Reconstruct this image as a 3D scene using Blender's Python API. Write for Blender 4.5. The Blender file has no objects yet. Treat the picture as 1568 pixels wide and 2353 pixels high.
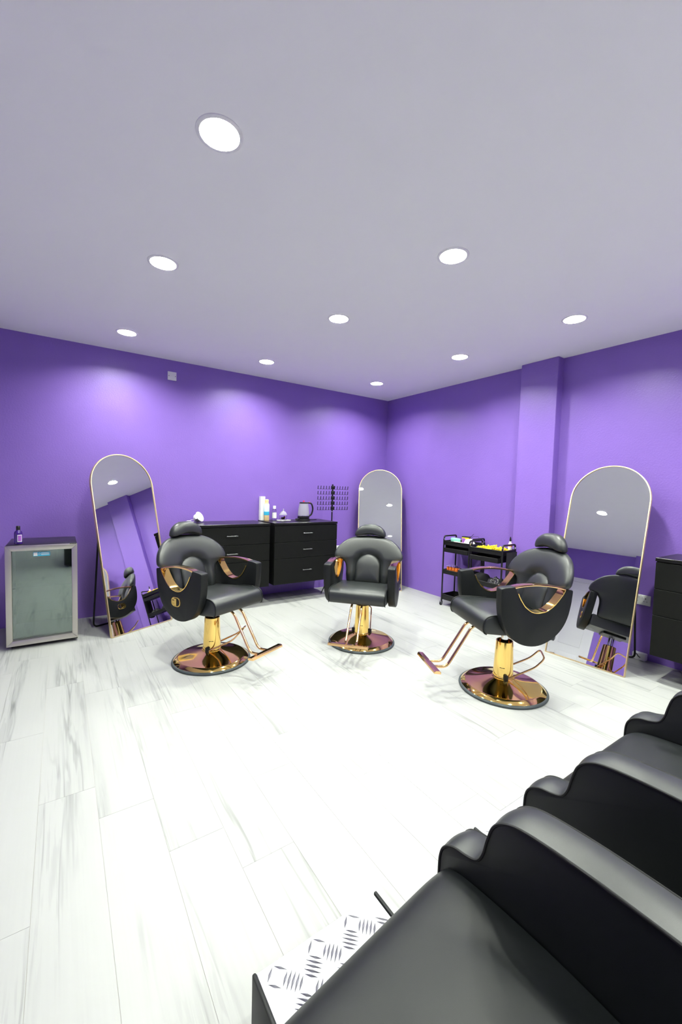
import bpy, bmesh, math, random
from mathutils import Vector, Matrix

S = bpy.context.scene
COL = S.collection
R = random.Random(7)

# ------------------------------------------------------------------ camera, world, exposure
CX, CY, CZ = -4.2159, -4.9622, 1.4199
YAW, PITCH, ROLL, FPX = 0.5992, -0.0568, 0.0286, 943.2
cam = bpy.data.cameras.new('camera')
cam.sensor_fit = 'HORIZONTAL'
cam.sensor_width = 24.0
cam.lens = 24.0 * FPX / 1568.0
cam.clip_start = 0.02
camo = bpy.data.objects.new('camera', cam)
COL.objects.link(camo)
fwd = Vector((math.sin(YAW) * math.cos(PITCH), math.cos(YAW) * math.cos(PITCH), math.sin(PITCH)))
rgt = fwd.cross(Vector((0, 0, 1))).normalized()
upv = rgt.cross(fwd)
r2 = rgt * math.cos(ROLL) + upv * math.sin(ROLL)
u2 = -rgt * math.sin(ROLL) + upv * math.cos(ROLL)
M = Matrix((r2, u2, -fwd)).transposed().to_4x4()
M.translation = Vector((CX, CY, CZ))
camo.matrix_world = M
S.camera = camo

world = bpy.data.worlds.new('world')
S.world = world
world.use_nodes = True
world.node_tree.nodes['Background'].inputs[0].default_value = (0.5, 0.5, 0.55, 1)
world.node_tree.nodes['Background'].inputs[1].default_value = 0.0

S.view_settings.view_transform = 'Standard'
S.view_settings.look = 'None'
S.view_settings.exposure = 0.0
S.view_settings.gamma = 1.0
S.view_settings.use_curve_mapping = False
try:
    S.cycles.use_denoising = True
    S.cycles.max_bounces = 10
    S.cycles.diffuse_bounces = 5
    S.cycles.glossy_bounces = 5
    S.cycles.transmission_bounces = 8
    S.cycles.transparent_max_bounces = 8
    S.cycles.caustics_reflective = False
    S.cycles.caustics_refractive = False
    S.cycles.sample_clamp_indirect = 6.0
except Exception:
    pass
LAMP_POWER = 985.0          # radiance of the ceiling downlights
LAMP_COLOR = (0.97, 1.02, 0.89)
HC = 2.8                    # ceiling height
X0, X1, Y0, Y1 = -5.65, 0.0, -11.5, 0.0   # room


# ------------------------------------------------------------------ materials
def new_mat(name):
    m = bpy.data.materials.new(name)
    m.use_nodes = True
    nt = m.node_tree
    return m, nt, nt.nodes['Principled BSDF']


def N(nt, kind, **kw):
    n = nt.nodes.new(kind)
    for k, v in kw.items():
        setattr(n, k, v)
    return n


def mat(name, color, rough=0.5, metal=0.0, spec=0.5, bump=0.0, bscale=300.0, var=0.0, vscale=6.0, rvar=0.0,
        trans=0.0, emit=0.0, coat=0.0, ior=1.5, sheen=0.0):
    m, nt, b = new_mat(name)
    b.inputs['Base Color'].default_value = (*color, 1)
    b.inputs['Roughness'].default_value = rough
    b.inputs['Metallic'].default_value = metal
    b.inputs['Specular IOR Level'].default_value = spec
    b.inputs['IOR'].default_value = ior
    b.inputs['Transmission Weight'].default_value = trans
    b.inputs['Coat Weight'].default_value = coat
    if emit:
        b.inputs['Emission Color'].default_value = (*color, 1)
        b.inputs['Emission Strength'].default_value = emit
    tc = N(nt, 'ShaderNodeTexCoord')
    if var:
        no = N(nt, 'ShaderNodeTexNoise')
        no.inputs['Scale'].default_value = vscale
        no.inputs['Detail'].default_value = 4
        nt.links.new(tc.outputs['Object'], no.inputs['Vector'])
        mx = N(nt, 'ShaderNodeMix', data_type='RGBA')
        mx.inputs[6].default_value = (*[c * (1 - var) for c in color], 1)
        mx.inputs[7].default_value = (*[min(1, c * (1 + var)) for c in color], 1)
        nt.links.new(no.outputs['Fac'], mx.inputs[0])
        nt.links.new(mx.outputs[2], b.inputs['Base Color'])
    if rvar:
        no = N(nt, 'ShaderNodeTexNoise')
        no.inputs['Scale'].default_value = 9
        no.inputs['Detail'].default_value = 5
        nt.links.new(tc.outputs['Object'], no.inputs['Vector'])
        mr = N(nt, 'ShaderNodeMapRange')
        mr.inputs[3].default_value = max(0.0, rough - rvar)
        mr.inputs[4].default_value = rough + rvar
        nt.links.new(no.outputs['Fac'], mr.inputs[0])
        nt.links.new(mr.outputs[0], b.inputs['Roughness'])
    if bump:
        no = N(nt, 'ShaderNodeTexNoise')
        no.inputs['Scale'].default_value = bscale
        no.inputs['Detail'].default_value = 3
        nt.links.new(tc.outputs['Object'], no.inputs['Vector'])
        bp = N(nt, 'ShaderNodeBump')
        bp.inputs['Strength'].default_value = bump
        bp.inputs['Distance'].default_value = 0.002
        nt.links.new(no.outputs['Fac'], bp.inputs['Height'])
        nt.links.new(bp.outputs['Normal'], b.inputs['Normal'])
    return m


def plank_mat(use_random=True):
    m, nt, b = new_mat('white_oak_plank' if use_random else 'white_oak_floor')
    L = nt.links.new
    tc = N(nt, 'ShaderNodeTexCoord')
    oi = N(nt, 'ShaderNodeObjectInfo')
    w = N(nt, 'ShaderNodeMath', operation='MULTIPLY')
    w.inputs[1].default_value = 83.0
    L(oi.outputs['Random'], w.inputs[0])

    def noise(sx, sy, det, dist, off):
        mp = N(nt, 'ShaderNodeMapping')
        mp.inputs['Scale'].default_value = (sx, sy, 1)
        mp.inputs['Location'].default_value = (off, off * 1.7, 0)
        L(tc.outputs['Object'], mp.inputs['Vector'])
        n = N(nt, 'ShaderNodeTexNoise', noise_dimensions='4D')
        n.inputs['Scale'].default_value = 1.0
        n.inputs['Detail'].default_value = det
        n.inputs['Distortion'].default_value = dist
        L(mp.outputs[0], n.inputs['Vector'])
        L(w.outputs[0], n.inputs['W'])
        return n.outputs['Fac']

    def mrange(src, a, c, lo, hi, smooth=True):
        r = N(nt, 'ShaderNodeMapRange', interpolation_type='SMOOTHSTEP' if smooth else 'LINEAR')
        r.inputs[1].default_value = a
        r.inputs[2].default_value = c
        r.inputs[3].default_value = lo
        r.inputs[4].default_value = hi
        L(src, r.inputs[0])
        return r.outputs[0]

    def math2(op, a, c):
        n = N(nt, 'ShaderNodeMath', operation=op)
        for i, v in enumerate((a, c)):
            if isinstance(v, (int, float)):
                n.inputs[i].default_value = v
            else:
                L(v, n.inputs[i])
        return n.outputs[0]
    n1 = noise(13.0, 0.55, 3.0, 0.35, 1.3)
    ridge = mrange(math2('ABSOLUTE', math2('SUBTRACT', n1, 0.5), 0), 0.0, 0.030, 1.0, 0.0)
    mask = mrange(noise(5.0, 0.7, 2.0, 0.3, 7.1), 0.48, 0.64, 0.0, 1.0)
    broad = mrange(noise(16.0, 0.5, 4.0, 0.5, 3.7), 0.52, 0.72, 0.0, 1.0)
    fine = noise(110.0, 2.2, 3.0, 0.2, 0.4)
    rings = mrange(noise(42.0, 2.4, 2.0, 1.2, 5.3), 0.40, 0.50, 1.0, 0.0)
    amt = math2('MULTIPLY', ridge, mask)
    amt = math2('MULTIPLY', amt, 0.34)
    amt = math2('ADD', amt, math2('MULTIPLY', math2('MULTIPLY', broad, mask), 0.20))
    amt = math2('ADD', amt, math2('MULTIPLY', broad, 0.07))
    amt = math2('ADD', amt, math2('MULTIPLY', math2('MULTIPLY', rings, mask), 0.14))
    amt = math2('ADD', amt, math2('MULTIPLY', fine, 0.07))
    # knots
    mp = N(nt, 'ShaderNodeMapping')
    mp.inputs['Scale'].default_value = (3.0, 1.5, 1)
    L(tc.outputs['Object'], mp.inputs['Vector'])
    vo = N(nt, 'ShaderNodeTexVoronoi', voronoi_dimensions='4D')
    vo.inputs['Scale'].default_value = 0.8
    L(mp.outputs[0], vo.inputs['Vector'])
    L(w.outputs[0], vo.inputs['W'])
    wv = N(nt, 'ShaderNodeMath', operation='SINE')
    L(math2('MULTIPLY', vo.outputs['Distance'], 130.0), wv.inputs[0])
    kn = mrange(vo.outputs['Distance'], 0.0, 0.17, 1.0, 0.0)
    kn = math2('MULTIPLY', kn, math2('ADD', math2('MULTIPLY', wv.outputs[0], 0.22), 0.30))
    amt = math2('ADD', amt, kn)
    mx = N(nt, 'ShaderNodeMix', data_type='RGBA', clamp_factor=True)
    mx.inputs[6].default_value = (0.37, 0.374, 0.366, 1)
    mx.inputs[7].default_value = (0.085, 0.094, 0.09, 1)
    L(amt, mx.inputs[0])
    L(mx.outputs[2], b.inputs['Base Color'])
    b.inputs['Roughness'].default_value = 0.42
    b.inputs['Specular IOR Level'].default_value = 0.35
    bp = N(nt, 'ShaderNodeBump')
    bp.inputs['Strength'].default_value = 0.12
    bp.inputs['Distance'].default_value = 0.001
    L(fine, bp.inputs['Height'])
    L(bp.outputs['Normal'], b.inputs['Normal'])
    return m


def purple_mat():
    m, nt, b = new_mat('purple_satin_paint')
    L = nt.links.new
    tc = N(nt, 'ShaderNodeTexCoord')
    n = N(nt, 'ShaderNodeTexNoise')
    n.inputs['Scale'].default_value = 2.2
    n.inputs['Detail'].default_value = 5
    L(tc.outputs['Object'], n.inputs['Vector'])
    mx = N(nt, 'ShaderNodeMix', data_type='RGBA')
    mx.inputs[6].default_value = (0.205, 0.114, 0.455, 1)
    mx.inputs[7].default_value = (0.235, 0.133, 0.51, 1)
    L(n.outputs['Fac'], mx.inputs[0])
    L(mx.outputs[2], b.inputs['Base Color'])
    b.inputs['Roughness'].default_value = 0.42
    b.inputs['Specular IOR Level'].default_value = 0.55
    f = N(nt, 'ShaderNodeTexNoise')
    f.inputs['Scale'].default_value = 70
    f.inputs['Detail'].default_value = 4
    L(tc.outputs['Object'], f.inputs['Vector'])
    bp = N(nt, 'ShaderNodeBump')
    bp.inputs['Strength'].default_value = 0.35
    bp.inputs['Distance'].default_value = 0.004
    L(f.outputs['Fac'], bp.inputs['Height'])
    L(bp.outputs['Normal'], b.inputs['Normal'])
    return m


def glass_mat(name, color=(1, 1, 1), rough=0.02, ior=1.45, mixw=0.0, mixc=(0.8, 0.8, 0.9)):
    m, nt, b = new_mat(name)
    b.inputs['Base Color'].default_value = (*color, 1)
    b.inputs['Roughness'].default_value = rough
    b.inputs['Transmission Weight'].default_value = 1.0
    b.inputs['IOR'].default_value = ior
    if mixw:
        d = N(nt, 'ShaderNodeBsdfDiffuse')
        d.inputs['Color'].default_value = (*mixc, 1)
        ms = N(nt, 'ShaderNodeMixShader')
        ms.inputs[0].default_value = mixw
        out = nt.nodes['Material Output']
        nt.links.new(b.outputs[0], ms.inputs[1])
        nt.links.new(d.outputs[0], ms.inputs[2])
        nt.links.new(ms.outputs[0], out.inputs['Surface'])
    return m


def pane_mat(name, tint=(0.75, 0.85, 0.82), refl=0.16):
    """flat glazing: part clear, part sharp reflection (Fresnel)"""
    m, nt, b = new_mat(name)
    nt.nodes.remove(b)
    out = nt.nodes['Material Output']
    t = N(nt, 'ShaderNodeBsdfTransparent')
    t.inputs[0].default_value = (*tint, 1)
    g = N(nt, 'ShaderNodeBsdfGlossy')
    g.inputs['Roughness'].default_value = 0.03
    g.inputs['Color'].default_value = (0.9, 1.0, 0.95, 1)
    fr = N(nt, 'ShaderNodeFresnel')
    fr.inputs[0].default_value = 1.5
    ad = N(nt, 'ShaderNodeMath', operation='ADD', use_clamp=True)
    ad.inputs[1].default_value = refl
    ms = N(nt, 'ShaderNodeMixShader')
    nt.links.new(fr.outputs[0], ad.inputs[0])
    nt.links.new(ad.outputs[0], ms.inputs[0])
    nt.links.new(t.outputs[0], ms.inputs[1])
    nt.links.new(g.outputs[0], ms.inputs[2])
    nt.links.new(ms.outputs[0], out.inputs['Surface'])
    return m


PURPLE = purple_mat()
PLANK = plank_mat()
GROUT = mat('plank_joint', (0.36, 0.34, 0.31), 0.8, var=0.05)
CEIL = mat('ceiling_paint', (0.95, 0.95, 0.94), 0.9, bump=0.05, bscale=120, var=0.015)
VINYL = mat('black_vinyl', (0.010, 0.0125, 0.0135), 0.41, spec=0.62, bump=0.10, bscale=900, rvar=0.05)
SEATV = mat('black_seat_vinyl', (0.008, 0.0095, 0.0105), 0.42, spec=0.27, bump=0.10, bscale=900, rvar=0.05)
VINYLS = mat('black_smooth_vinyl', (0.006, 0.0072, 0.0078), 0.46, spec=0.27, bump=0.08, bscale=900, rvar=0.04)
GOLD = mat('polished_gold', (0.93, 0.64, 0.20), 0.07, metal=1.0, rvar=0.03)
GOLDR = mat('rose_gold', (0.90, 0.58, 0.27), 0.09, metal=1.0, rvar=0.03)
FRAMEG = mat('champagne_gold', (0.88, 0.70, 0.38), 0.32, metal=0.85, rvar=0.04)
CHROME = mat('chrome', (0.75, 0.76, 0.78), 0.10, metal=1.0, rvar=0.03)
STEEL = mat('brushed_steel', (0.56, 0.53, 0.49), 0.36, metal=1.0, bump=0.04, bscale=400, rvar=0.06)
RUBBER = mat('grey_rubber', (0.035, 0.045, 0.05), 0.55, var=0.1)
BLACKW = mat('black_wood_grain', (0.006, 0.006, 0.0058), 0.28, spec=0.36, bump=0.10, bscale=120, var=0.25, vscale=30)
BLACKF = mat('black_matte_front', (0.005, 0.0055, 0.005), 0.5, spec=0.14, bump=0.08, bscale=150, var=0.2, vscale=25)
BLACKP = mat('black_plastic', (0.006, 0.006, 0.0065), 0.40, spec=0.35, rvar=0.05)
BLACKM = mat('black_metal', (0.006, 0.006, 0.0065), 0.4, spec=0.3, metal=0.0, rvar=0.05)
DARK = mat('dark_gap', (0.004, 0.004, 0.005), 0.8, var=0.1)
WHITEP = mat('white_plastic', (0.82, 0.82, 0.82), 0.35, var=0.02)
WHITEG = mat('white_paper', (0.84, 0.84, 0.82), 0.8, var=0.03)
SILVERH = mat('satin_handle', (0.27, 0.27, 0.27), 0.35, metal=0.9, rvar=0.05)
MIRROR = mat('mirror_silver', (0.84, 0.86, 0.86), 0.012, metal=1.0)
ALU = mat('bright_aluminium', (0.34, 0.34, 0.37), 0.50, metal=1.0, rvar=0.08)
GLASS = glass_mat('clear_glass')
KETG = glass_mat('kettle_glass', (0.97, 0.97, 1.0), 0.05, 1.3, 0.32, (0.88, 0.86, 0.94))
PANE = pane_mat('fridge_glass')
CER = mat('white_ceramic', (0.85, 0.85, 0.86), 0.12, coat=0.5, var=0.01)
YEL = mat('yellow_plastic', (0.86, 0.66, 0.02), 0.4, var=0.06)
ORANGE = mat('orange_plastic', (0.90, 0.23, 0.03), 0.45, var=0.1, vscale=60)
PINK = mat('pink_plastic', (0.80, 0.12, 0.33), 0.4, var=0.05)
RED = mat('red_plastic', (0.75, 0.04, 0.12), 0.35, var=0.05)
MINT = mat('mint_foam', (0.28, 0.72, 0.55), 0.8, var=0.08)
PURB = mat('purple_bottle', (0.035, 0.008, 0.16), 0.12, coat=0.5, var=0.05)
PURL = mat('violet_label', (0.33, 0.10, 0.48), 0.5, var=0.1, vscale=40)
CREAM = mat('cream_plastic', (0.87, 0.64, 0.32), 0.4, var=0.04)
BLUE = mat('blue_label', (0.03, 0.40, 0.62), 0.5, var=0.05)
PALEB = mat('pale_blue_label', (0.62, 0.80, 0.88), 0.5, var=0.05)
BAG = mat('shiny_black_film', (0.012, 0.012, 0.013), 0.18, bump=0.9, bscale=28)
CLOTH = mat('black_cloth', (0.008, 0.008, 0.009), 0.9, bump=0.4, bscale=60)
WATER = glass_mat('water', (0.95, 0.96, 1.0), 0.0, 1.33)
DOORW = mat('white_door_paint', (0.80, 0.80, 0.79), 0.35, var=0.02)


# ------------------------------------------------------------------ mesh helpers
def mesh_obj(name, verts, faces, m, parent=None, smooth=35, mats=None, fmat=None):
    me = bpy.data.meshes.new(name)
    me.from_pydata([tuple(v) for v in verts], [], faces)
    for mm in (mats or [m]):
        me.materials.append(mm)
    if fmat:
        me.polygons.foreach_set('material_index', fmat)
    if smooth:
        me.polygons.foreach_set('use_smooth', [True] * len(me.polygons))
        if smooth < 180:
            me.set_sharp_from_angle(angle=math.radians(smooth))
    me.update()
    o = bpy.data.objects.new(name, me)
    COL.objects.link(o)
    if parent is not None:
        o.parent = parent
    return o


def bm_out(bm):
    bmesh.ops.recalc_face_normals(bm, faces=bm.faces[:])
    bm.verts.index_update()
    vs = [v.co.copy() for v in bm.verts]
    fs = [[v.index for v in f.verts] for f in bm.faces]
    bm.free()
    return vs, fs


def box(x0, x1, y0, y1, z0, z1, bevel=0.0, seg=2):
    bm = bmesh.new()
    bmesh.ops.create_cube(bm, size=1.0)
    for v in bm.verts:
        v.co = Vector(((x0 + x1) / 2 + v.co.x * (x1 - x0), (y0 + y1) / 2 + v.co.y * (y1 - y0), (z0 + z1) / 2 + v.co.z * (z1 - z0)))
    if bevel:
        bmesh.ops.bevel(bm, geom=bm.edges[:], offset=bevel, segments=seg, affect='EDGES', profile=0.5)
    return bm_out(bm)


def join(*parts):
    V, F = [], []
    for v, f in parts:
        o = len(V)
        V += [Vector(a) for a in v]
        F += [[i + o for i in q] for q in f]
    return V, F


def xf(part, mtx):
    v, f = part
    return [mtx @ Vector(a) for a in v], f


def rot(axis, deg, at=(0, 0, 0)):
    a = Vector(at)
    return Matrix.Translation(a) @ Matrix.Rotation(math.radians(deg), 4, axis) @ Matrix.Translation(-a)


def fillet(pts, r, n=5):
    pts = [Vector(q) for q in pts]
    out = [pts[0]]
    for i in range(1, len(pts) - 1):
        a, b, c = pts[i - 1], pts[i], pts[i + 1]
        d1, d2 = (a - b), (c - b)
        rr = min(r, d1.length * 0.45, d2.length * 0.45)
        p, q = b + d1.normalized() * rr, b + d2.normalized() * rr
        for k in range(n + 1):
            t = k / n
            out.append(p * (1 - t) ** 2 + b * 2 * t * (1 - t) + q * t * t)
    out.append(pts[-1])
    return out


def tube(path, r, seg=10, closed=False):
    P = [Vector(q) for q in path]
    n = len(P)
    V, F = [], []
    prev = None
    for i in range(n):
        if closed:
            t = (P[(i + 1) % n] - P[i - 1]).normalized()
        else:
            t = (P[min(i + 1, n - 1)] - P[max(i - 1, 0)]).normalized()
        if prev is None:
            a = Vector((0, 0, 1)) if abs(t.z) < 0.9 else Vector((1, 0, 0))
            u = t.cross(a).normalized()
        else:
            u = (prev - t * prev.dot(t)).normalized()
        prev = u
        w = t.cross(u)
        rr = r(i / max(1, n - 1)) if callable(r) else r
        for k in range(seg):
            an = 2 * math.pi * k / seg
            V.append(P[i] + (u * math.cos(an) + w * math.sin(an)) * rr)
    m = n if closed else n - 1
    for i in range(m):
        j = (i + 1) % n
        for k in range(seg):
            k2 = (k + 1) % seg
            F.append([i * seg + k, i * seg + k2, j * seg + k2, j * seg + k])
    if not closed:
        F.append(list(range(seg))[::-1])
        F.append([(n - 1) * seg + k for k in range(seg)])
    return V, F


def lathe(prof, seg=24, cap=True):
    V, F = [], []
    for (r, z) in prof:
        for k in range(seg):
            a = 2 * math.pi * k / seg
            V.append(Vector((r * math.cos(a), r * math.sin(a), z)))
    for i in range(len(prof) - 1):
        for k in range(seg):
            k2 = (k + 1) % seg
            F.append([i * seg + k, i * seg + k2, (i + 1) * seg + k2, (i + 1) * seg + k])
    if cap:
        if prof[0][0] > 1e-5:
            F.append(list(range(seg))[::-1])
        if prof[-1][0] > 1e-5:
            F.append([(len(prof) - 1) * seg + k for k in range(seg)])
    return V, F


def extrude(pts, a0, a1, plane='xz', bevel=0.0, seg=2):
    """polygon pts in a plane, extruded along the third axis a0..a1, rim edges bevelled"""
    def P(u, v, w):
        return {'xz': (u, w, v), 'yz': (w, u, v), 'xy': (u, v, w)}[plane]
    bm = bmesh.new()
    n = len(pts)
    A = [bm.verts.new(P(u, v, a0)) for u, v in pts]
    B = [bm.verts.new(P(u, v, a1)) for u, v in pts]
    f1 = bm.faces.new(A)
    f2 = bm.faces.new(B[::-1])
    for i in range(n):
        j = (i + 1) % n
        bm.faces.new((A[i], B[i], B[j], A[j]))
    bmesh.ops.recalc_face_normals(bm, faces=bm.faces[:])
    if bevel:
        ed = list(set(f1.edges[:] + f2.edges[:]))
        bmesh.ops.bevel(bm, geom=ed, offset=bevel, segments=seg, affect='EDGES', profile=0.5, clamp_overlap=True)
    return bm_out(bm)


def pillow(outline, c, front, back, fmap, ex=3.0, nr=9, dfun=None):
    V, F = [], []
    n = len(outline)

    def ring(s, off):
        b = len(V)
        for (u, v) in outline:
            uu, vv = c[0] + s * (u - c[0]), c[1] + s * (v - c[1])
            d = off
            if dfun and off > 0:
                d = off + dfun(uu, vv)
            V.append(Vector(fmap(uu, vv, d)))
        return b
    rings_f, rings_b = [], []
    for side, T, lst in ((1, front, rings_f), (-1, back, rings_b)):
        for i in range(nr):
            if side == -1 and i == 0:
                lst.append(rings_f[0])
                continue
            ph = math.pi / 2 * i / nr
            s = math.cos(ph) ** (2 / ex)
            off = math.sin(ph) ** (2 / ex)
            lst.append(ring(s, side * T * off))
        a = lst[-1]
        cc = len(V)
        d = side * T
        if dfun and side > 0:
            d += dfun(*c)
        V.append(Vector(fmap(c[0], c[1], d)))
        for i in range(nr - 1):
            p, q = lst[i], lst[i + 1]
            for k in range(n):
                k2 = (k + 1) % n
                F.append([p + k, p + k2, q + k2, q + k] if side > 0 else [p + k2, p + k, q + k, q + k2])
        for k in range(n):
            k2 = (k + 1) % n
            F.append([a + k, a + k2, cc] if side > 0 else [a + k2, a + k, cc])
    return V, F


def smooth_closed(pts, n):
    """closed Catmull-Rom resampled to n points"""
    m = len(pts)
    dense = []
    for i in range(m):
        p0, p1, p2, p3 = (Vector(pts[(i + k - 1) % m]) for k in range(4))
        for q in range(12):
            t = q / 12
            dense.append(0.5 * ((2 * p1) + (p2 - p0) * t + (2 * p0 - 5 * p1 + 4 * p2 - p3) * t * t + (3 * p1 - p0 - 3 * p2 + p3) * t ** 3))
    L = [0]
    for i in range(len(dense)):
        L.append(L[-1] + (dense[(i + 1) % len(dense)] - dense[i]).length)
    out = []
    for k in range(n):
        s = L[-1] * k / n
        i = max(j for j in range(len(dense)) if L[j] <= s)
        t = (s - L[i]) / max(1e-9, L[i + 1] - L[i])
        out.append(tuple(dense[i].lerp(dense[(i + 1) % len(dense)], t)))
    return out


def smooth_open(pts, n):
    m = len(pts)
    out = []
    for k in range(n):
        s = k / (n - 1) * (m - 1)
        i = min(int(s), m - 2)
        t = s - i
        p0, p1, p2, p3 = (Vector(pts[max(0, min(m - 1, i + q - 1))]) for q in range(4))
        out.append(tuple(0.5 * ((2 * p1) + (p2 - p0) * t + (2 * p0 - 5 * p1 + 4 * p2 - p3) * t * t + (3 * p1 - p0 - 3 * p2 + p3) * t ** 3)))
    return out


def tag(o, label=None, cat=None, group=None, kind=None):
    if label:
        o['label'] = label
    if cat:
        o['category'] = cat
    if group:
        o['group'] = group
    if kind:
        o['kind'] = kind
    return o


def thing(name, label, cat, loc=(0, 0, 0), rz=0.0, group=None):
    o = bpy.data.objects.new(name, None)
    o.empty_display_size = 0.1
    COL.objects.link(o)
    o.location = loc
    o.rotation_euler = (0, 0, rz)
    return tag(o, label, cat, group)


def part(name, geo, m, parent, smooth=35, label=None):
    o = mesh_obj(name, geo[0], geo[1], m, parent, smooth)
    if label:
        o['label'] = label
    return o


def copy_tree(o, parent=None):
    c = o.copy()
    COL.objects.link(c)
    if parent is not None:
        c.parent = parent
    for ch in list(o.children):
        copy_tree(ch, c)
    return c


def struct(name, geo, m, parent=None, smooth=0):
    o = mesh_obj(name, geo[0], geo[1], m, parent, smooth)
    if parent is None:
        o['kind'] = 'structure'
    return o


# ------------------------------------------------------------------ room shell
LIGHTS = [(-0.81, -0.714), (-2.323, -0.646), (-3.703, -0.629),
          (-0.834, -2.084), (-2.337, -2.10), (-3.676, -2.116),
          (-0.876, -3.243), (-2.305, -3.254), (-3.688, -3.267),
          (-2.20, -4.65), (-0.85, -4.65), (-3.52, -7.53), (-2.2, -6.1), (-0.85, -6.1), (-5.0, -6.3), (-0.85, -7.53), (-2.2, -9.2), (-4.6, -9.2)]  # unseen lamps after the far-back one are added to raise the ambient light
HR = 0.078

struct('wall_back', box(X0 - 0.12, X1 + 0.12, Y1, Y1 + 0.12, -0.03, HC + 0.02), PURPLE)
struct('wall_right', box(X1, X1 + 0.12, Y0, Y1, -0.03, HC + 0.02), PURPLE)
struct('wall_front', box(X0 - 0.12, X1 + 0.12, Y0 - 0.12, Y0, -0.03, HC + 0.02), PURPLE)
struct('trim_1', box(-0.106, 0.0, -2.716, -2.315, 0, HC, 0.004, 1), PURPLE)      # boxed pillar on the right wall
DY0, DY1, DH = -1.80, -0.62, 2.12
struct('wall_left', join(box(X0 - 0.12, X0, Y0, DY0, -0.03, HC + 0.02), box(X0 - 0.12, X0, DY1, Y1, -0.03, HC + 0.02),
                         box(X0 - 0.12, X0, DY0, DY1, DH, HC + 0.02)), PURPLE)
struct('trim_2', box(X0, X0 + 0.10, -3.5, -2.25, 0, HC, 0.004, 1), PURPLE)        # pier beside the door
d = struct('door_1', box(X0 - 0.06, X0 - 0.02, DY0 + 0.03, DY1 - 0.03, 0.005, DH - 0.03, 0.003, 1), DOORW)
for (a, b_) in ((DY0 + 0.13, (DY0 + DY1) / 2 - 0.05), ((DY0 + DY1) / 2 + 0.05, DY1 - 0.13)):
    for (z0, z1) in ((0.15, 0.62), (0.78, 1.92)):
        part('door_panel', box(X0 - 0.03, X0 - 0.012, a, b_, z0, z1, 0.006, 2), DOORW, d)
part('door_frame', join(box(X0 - 0.07, X0 + 0.012, DY0 - 0.05, DY0 + 0.03, 0, DH + 0.05), box(X0 - 0.07, X0 + 0.012, DY1 - 0.03, DY1 + 0.05, 0, DH + 0.05),
                        box(X0 - 0.07, X0 + 0.012, DY0 + 0.03, DY1 - 0.03, DH - 0.03, DH + 0.05)), DOORW, d)
part('door_handle', join(tube(fillet([(X0 - 0.02, DY1 - 0.09, 1.02), (X0 + 0.03, DY1 - 0.09, 1.02), (X0 + 0.03, DY1 - 0.21, 1.02)], 0.012), 0.009),
                         box(X0 - 0.02, X0 - 0.012, DY1 - 0.11, DY1 - 0.07, 0.93, 1.08, 0.003)), CHROME, d)

# ceiling sheet with a round hole for every recessed downlight
xs = sorted({X0, X1} | {round(x + s * 0.15, 4) for x, y in LIGHTS for s in (-1, 1)})
cv, cf = [], []


def cvert(p, _c={}):
    k = (round(p[0], 4), round(p[1], 4))
    if k not in _c:
        _c[k] = len(cv)
        cv.append((k[0], k[1], HC))
    return _c[k]


# strips in y per light row keep the grid simple: every light sits in its own cell of a global grid
ys = sorted({Y0, Y1} | {round(y + s * 0.15, 4) for x, y in LIGHTS for s in (-1, 1)})


def cell_has(l, xa, xb, ya, yb):
    return xa < l[0] + HR and xb > l[0] - HR and ya < l[1] + HR and yb > l[1] - HR


# merge the grid lines that would cut through a hole
def cuts(vals, k):
    return [v for v in vals if all(abs(v - l[k]) > HR + 0.012 for l in LIGHTS)]


xs, ys = cuts(xs, 0), cuts(ys, 1)
for i in range(len(xs) - 1):
    for j in range(len(ys) - 1):
        xa, xb, ya, yb = xs[i], xs[i + 1], ys[j], ys[j + 1]
        hit = [l for l in LIGHTS if xa < l[0] < xb and ya < l[1] < yb]
        if not hit:
            cf.append([cvert((xa, ya)), cvert((xa, yb)), cvert((xb, yb)), cvert((xb, ya))])
            continue
        l = hit[0]
        n = 40
        inner, outer = [], []
        for k in range(n):
            a = 2 * math.pi * k / n + math.pi / 4
            dx, dy = math.cos(a), math.sin(a)
            inner.append(cvert((l[0] + HR * dx, l[1] + HR * dy)))
            tx = ((xb if dx > 0 else xa) - l[0]) / dx if abs(dx) > 1e-6 else 1e9
            ty = ((yb if dy > 0 else ya) - l[1]) / dy if abs(dy) > 1e-6 else 1e9
            t = min(tx, ty)
            outer.append((l[0] + t * dx, l[1] + t * dy))
        oi_ = [cvert(q) for q in outer]
        for k in range(n):
            k2 = (k + 1) % n
            cf.append([inner[k], inner[k2], oi_[k2], oi_[k]])
        for cx_, cy_ in ((xa, ya), (xa, yb), (xb, ya), (xb, yb)):
            for k in range(n):
                p, q = outer[k], outer[(k + 1) % n]
                ep = (abs(p[0] - cx_) < 1e-4, abs(p[1] - cy_) < 1e-4)
                eq = (abs(q[0] - cx_) < 1e-4, abs(q[1] - cy_) < 1e-4)
                if (ep[0] and eq[1] and not ep[1] and not eq[0]) or (ep[1] and eq[0] and not ep[0] and not eq[1]):
                    cf.append([oi_[k], oi_[(k + 1) % n], cvert((cx_, cy_))])
ceil = struct('ceiling', (cv, cf), CEIL)

LAMPM, lnt, lb = new_mat('downlight_diffuser')
lb.inputs['Base Color'].default_value = (0.9, 0.9, 0.9, 1)
lb.inputs['Emission Color'].default_value = (*LAMP_COLOR, 1)
lb.inputs['Emission Strength'].default_value = LAMP_POWER
WHERE = ['over the corner mirror', 'over the black wall drawers', 'over the arched mirror by the fridge',
         'above the rolling trolleys', 'in the middle of the ceiling grid', 'above the left barber chair',
         'near the right wall above the right mirror', 'before the right wall in the second row from the camera', 'largest and nearest to the camera']


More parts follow.
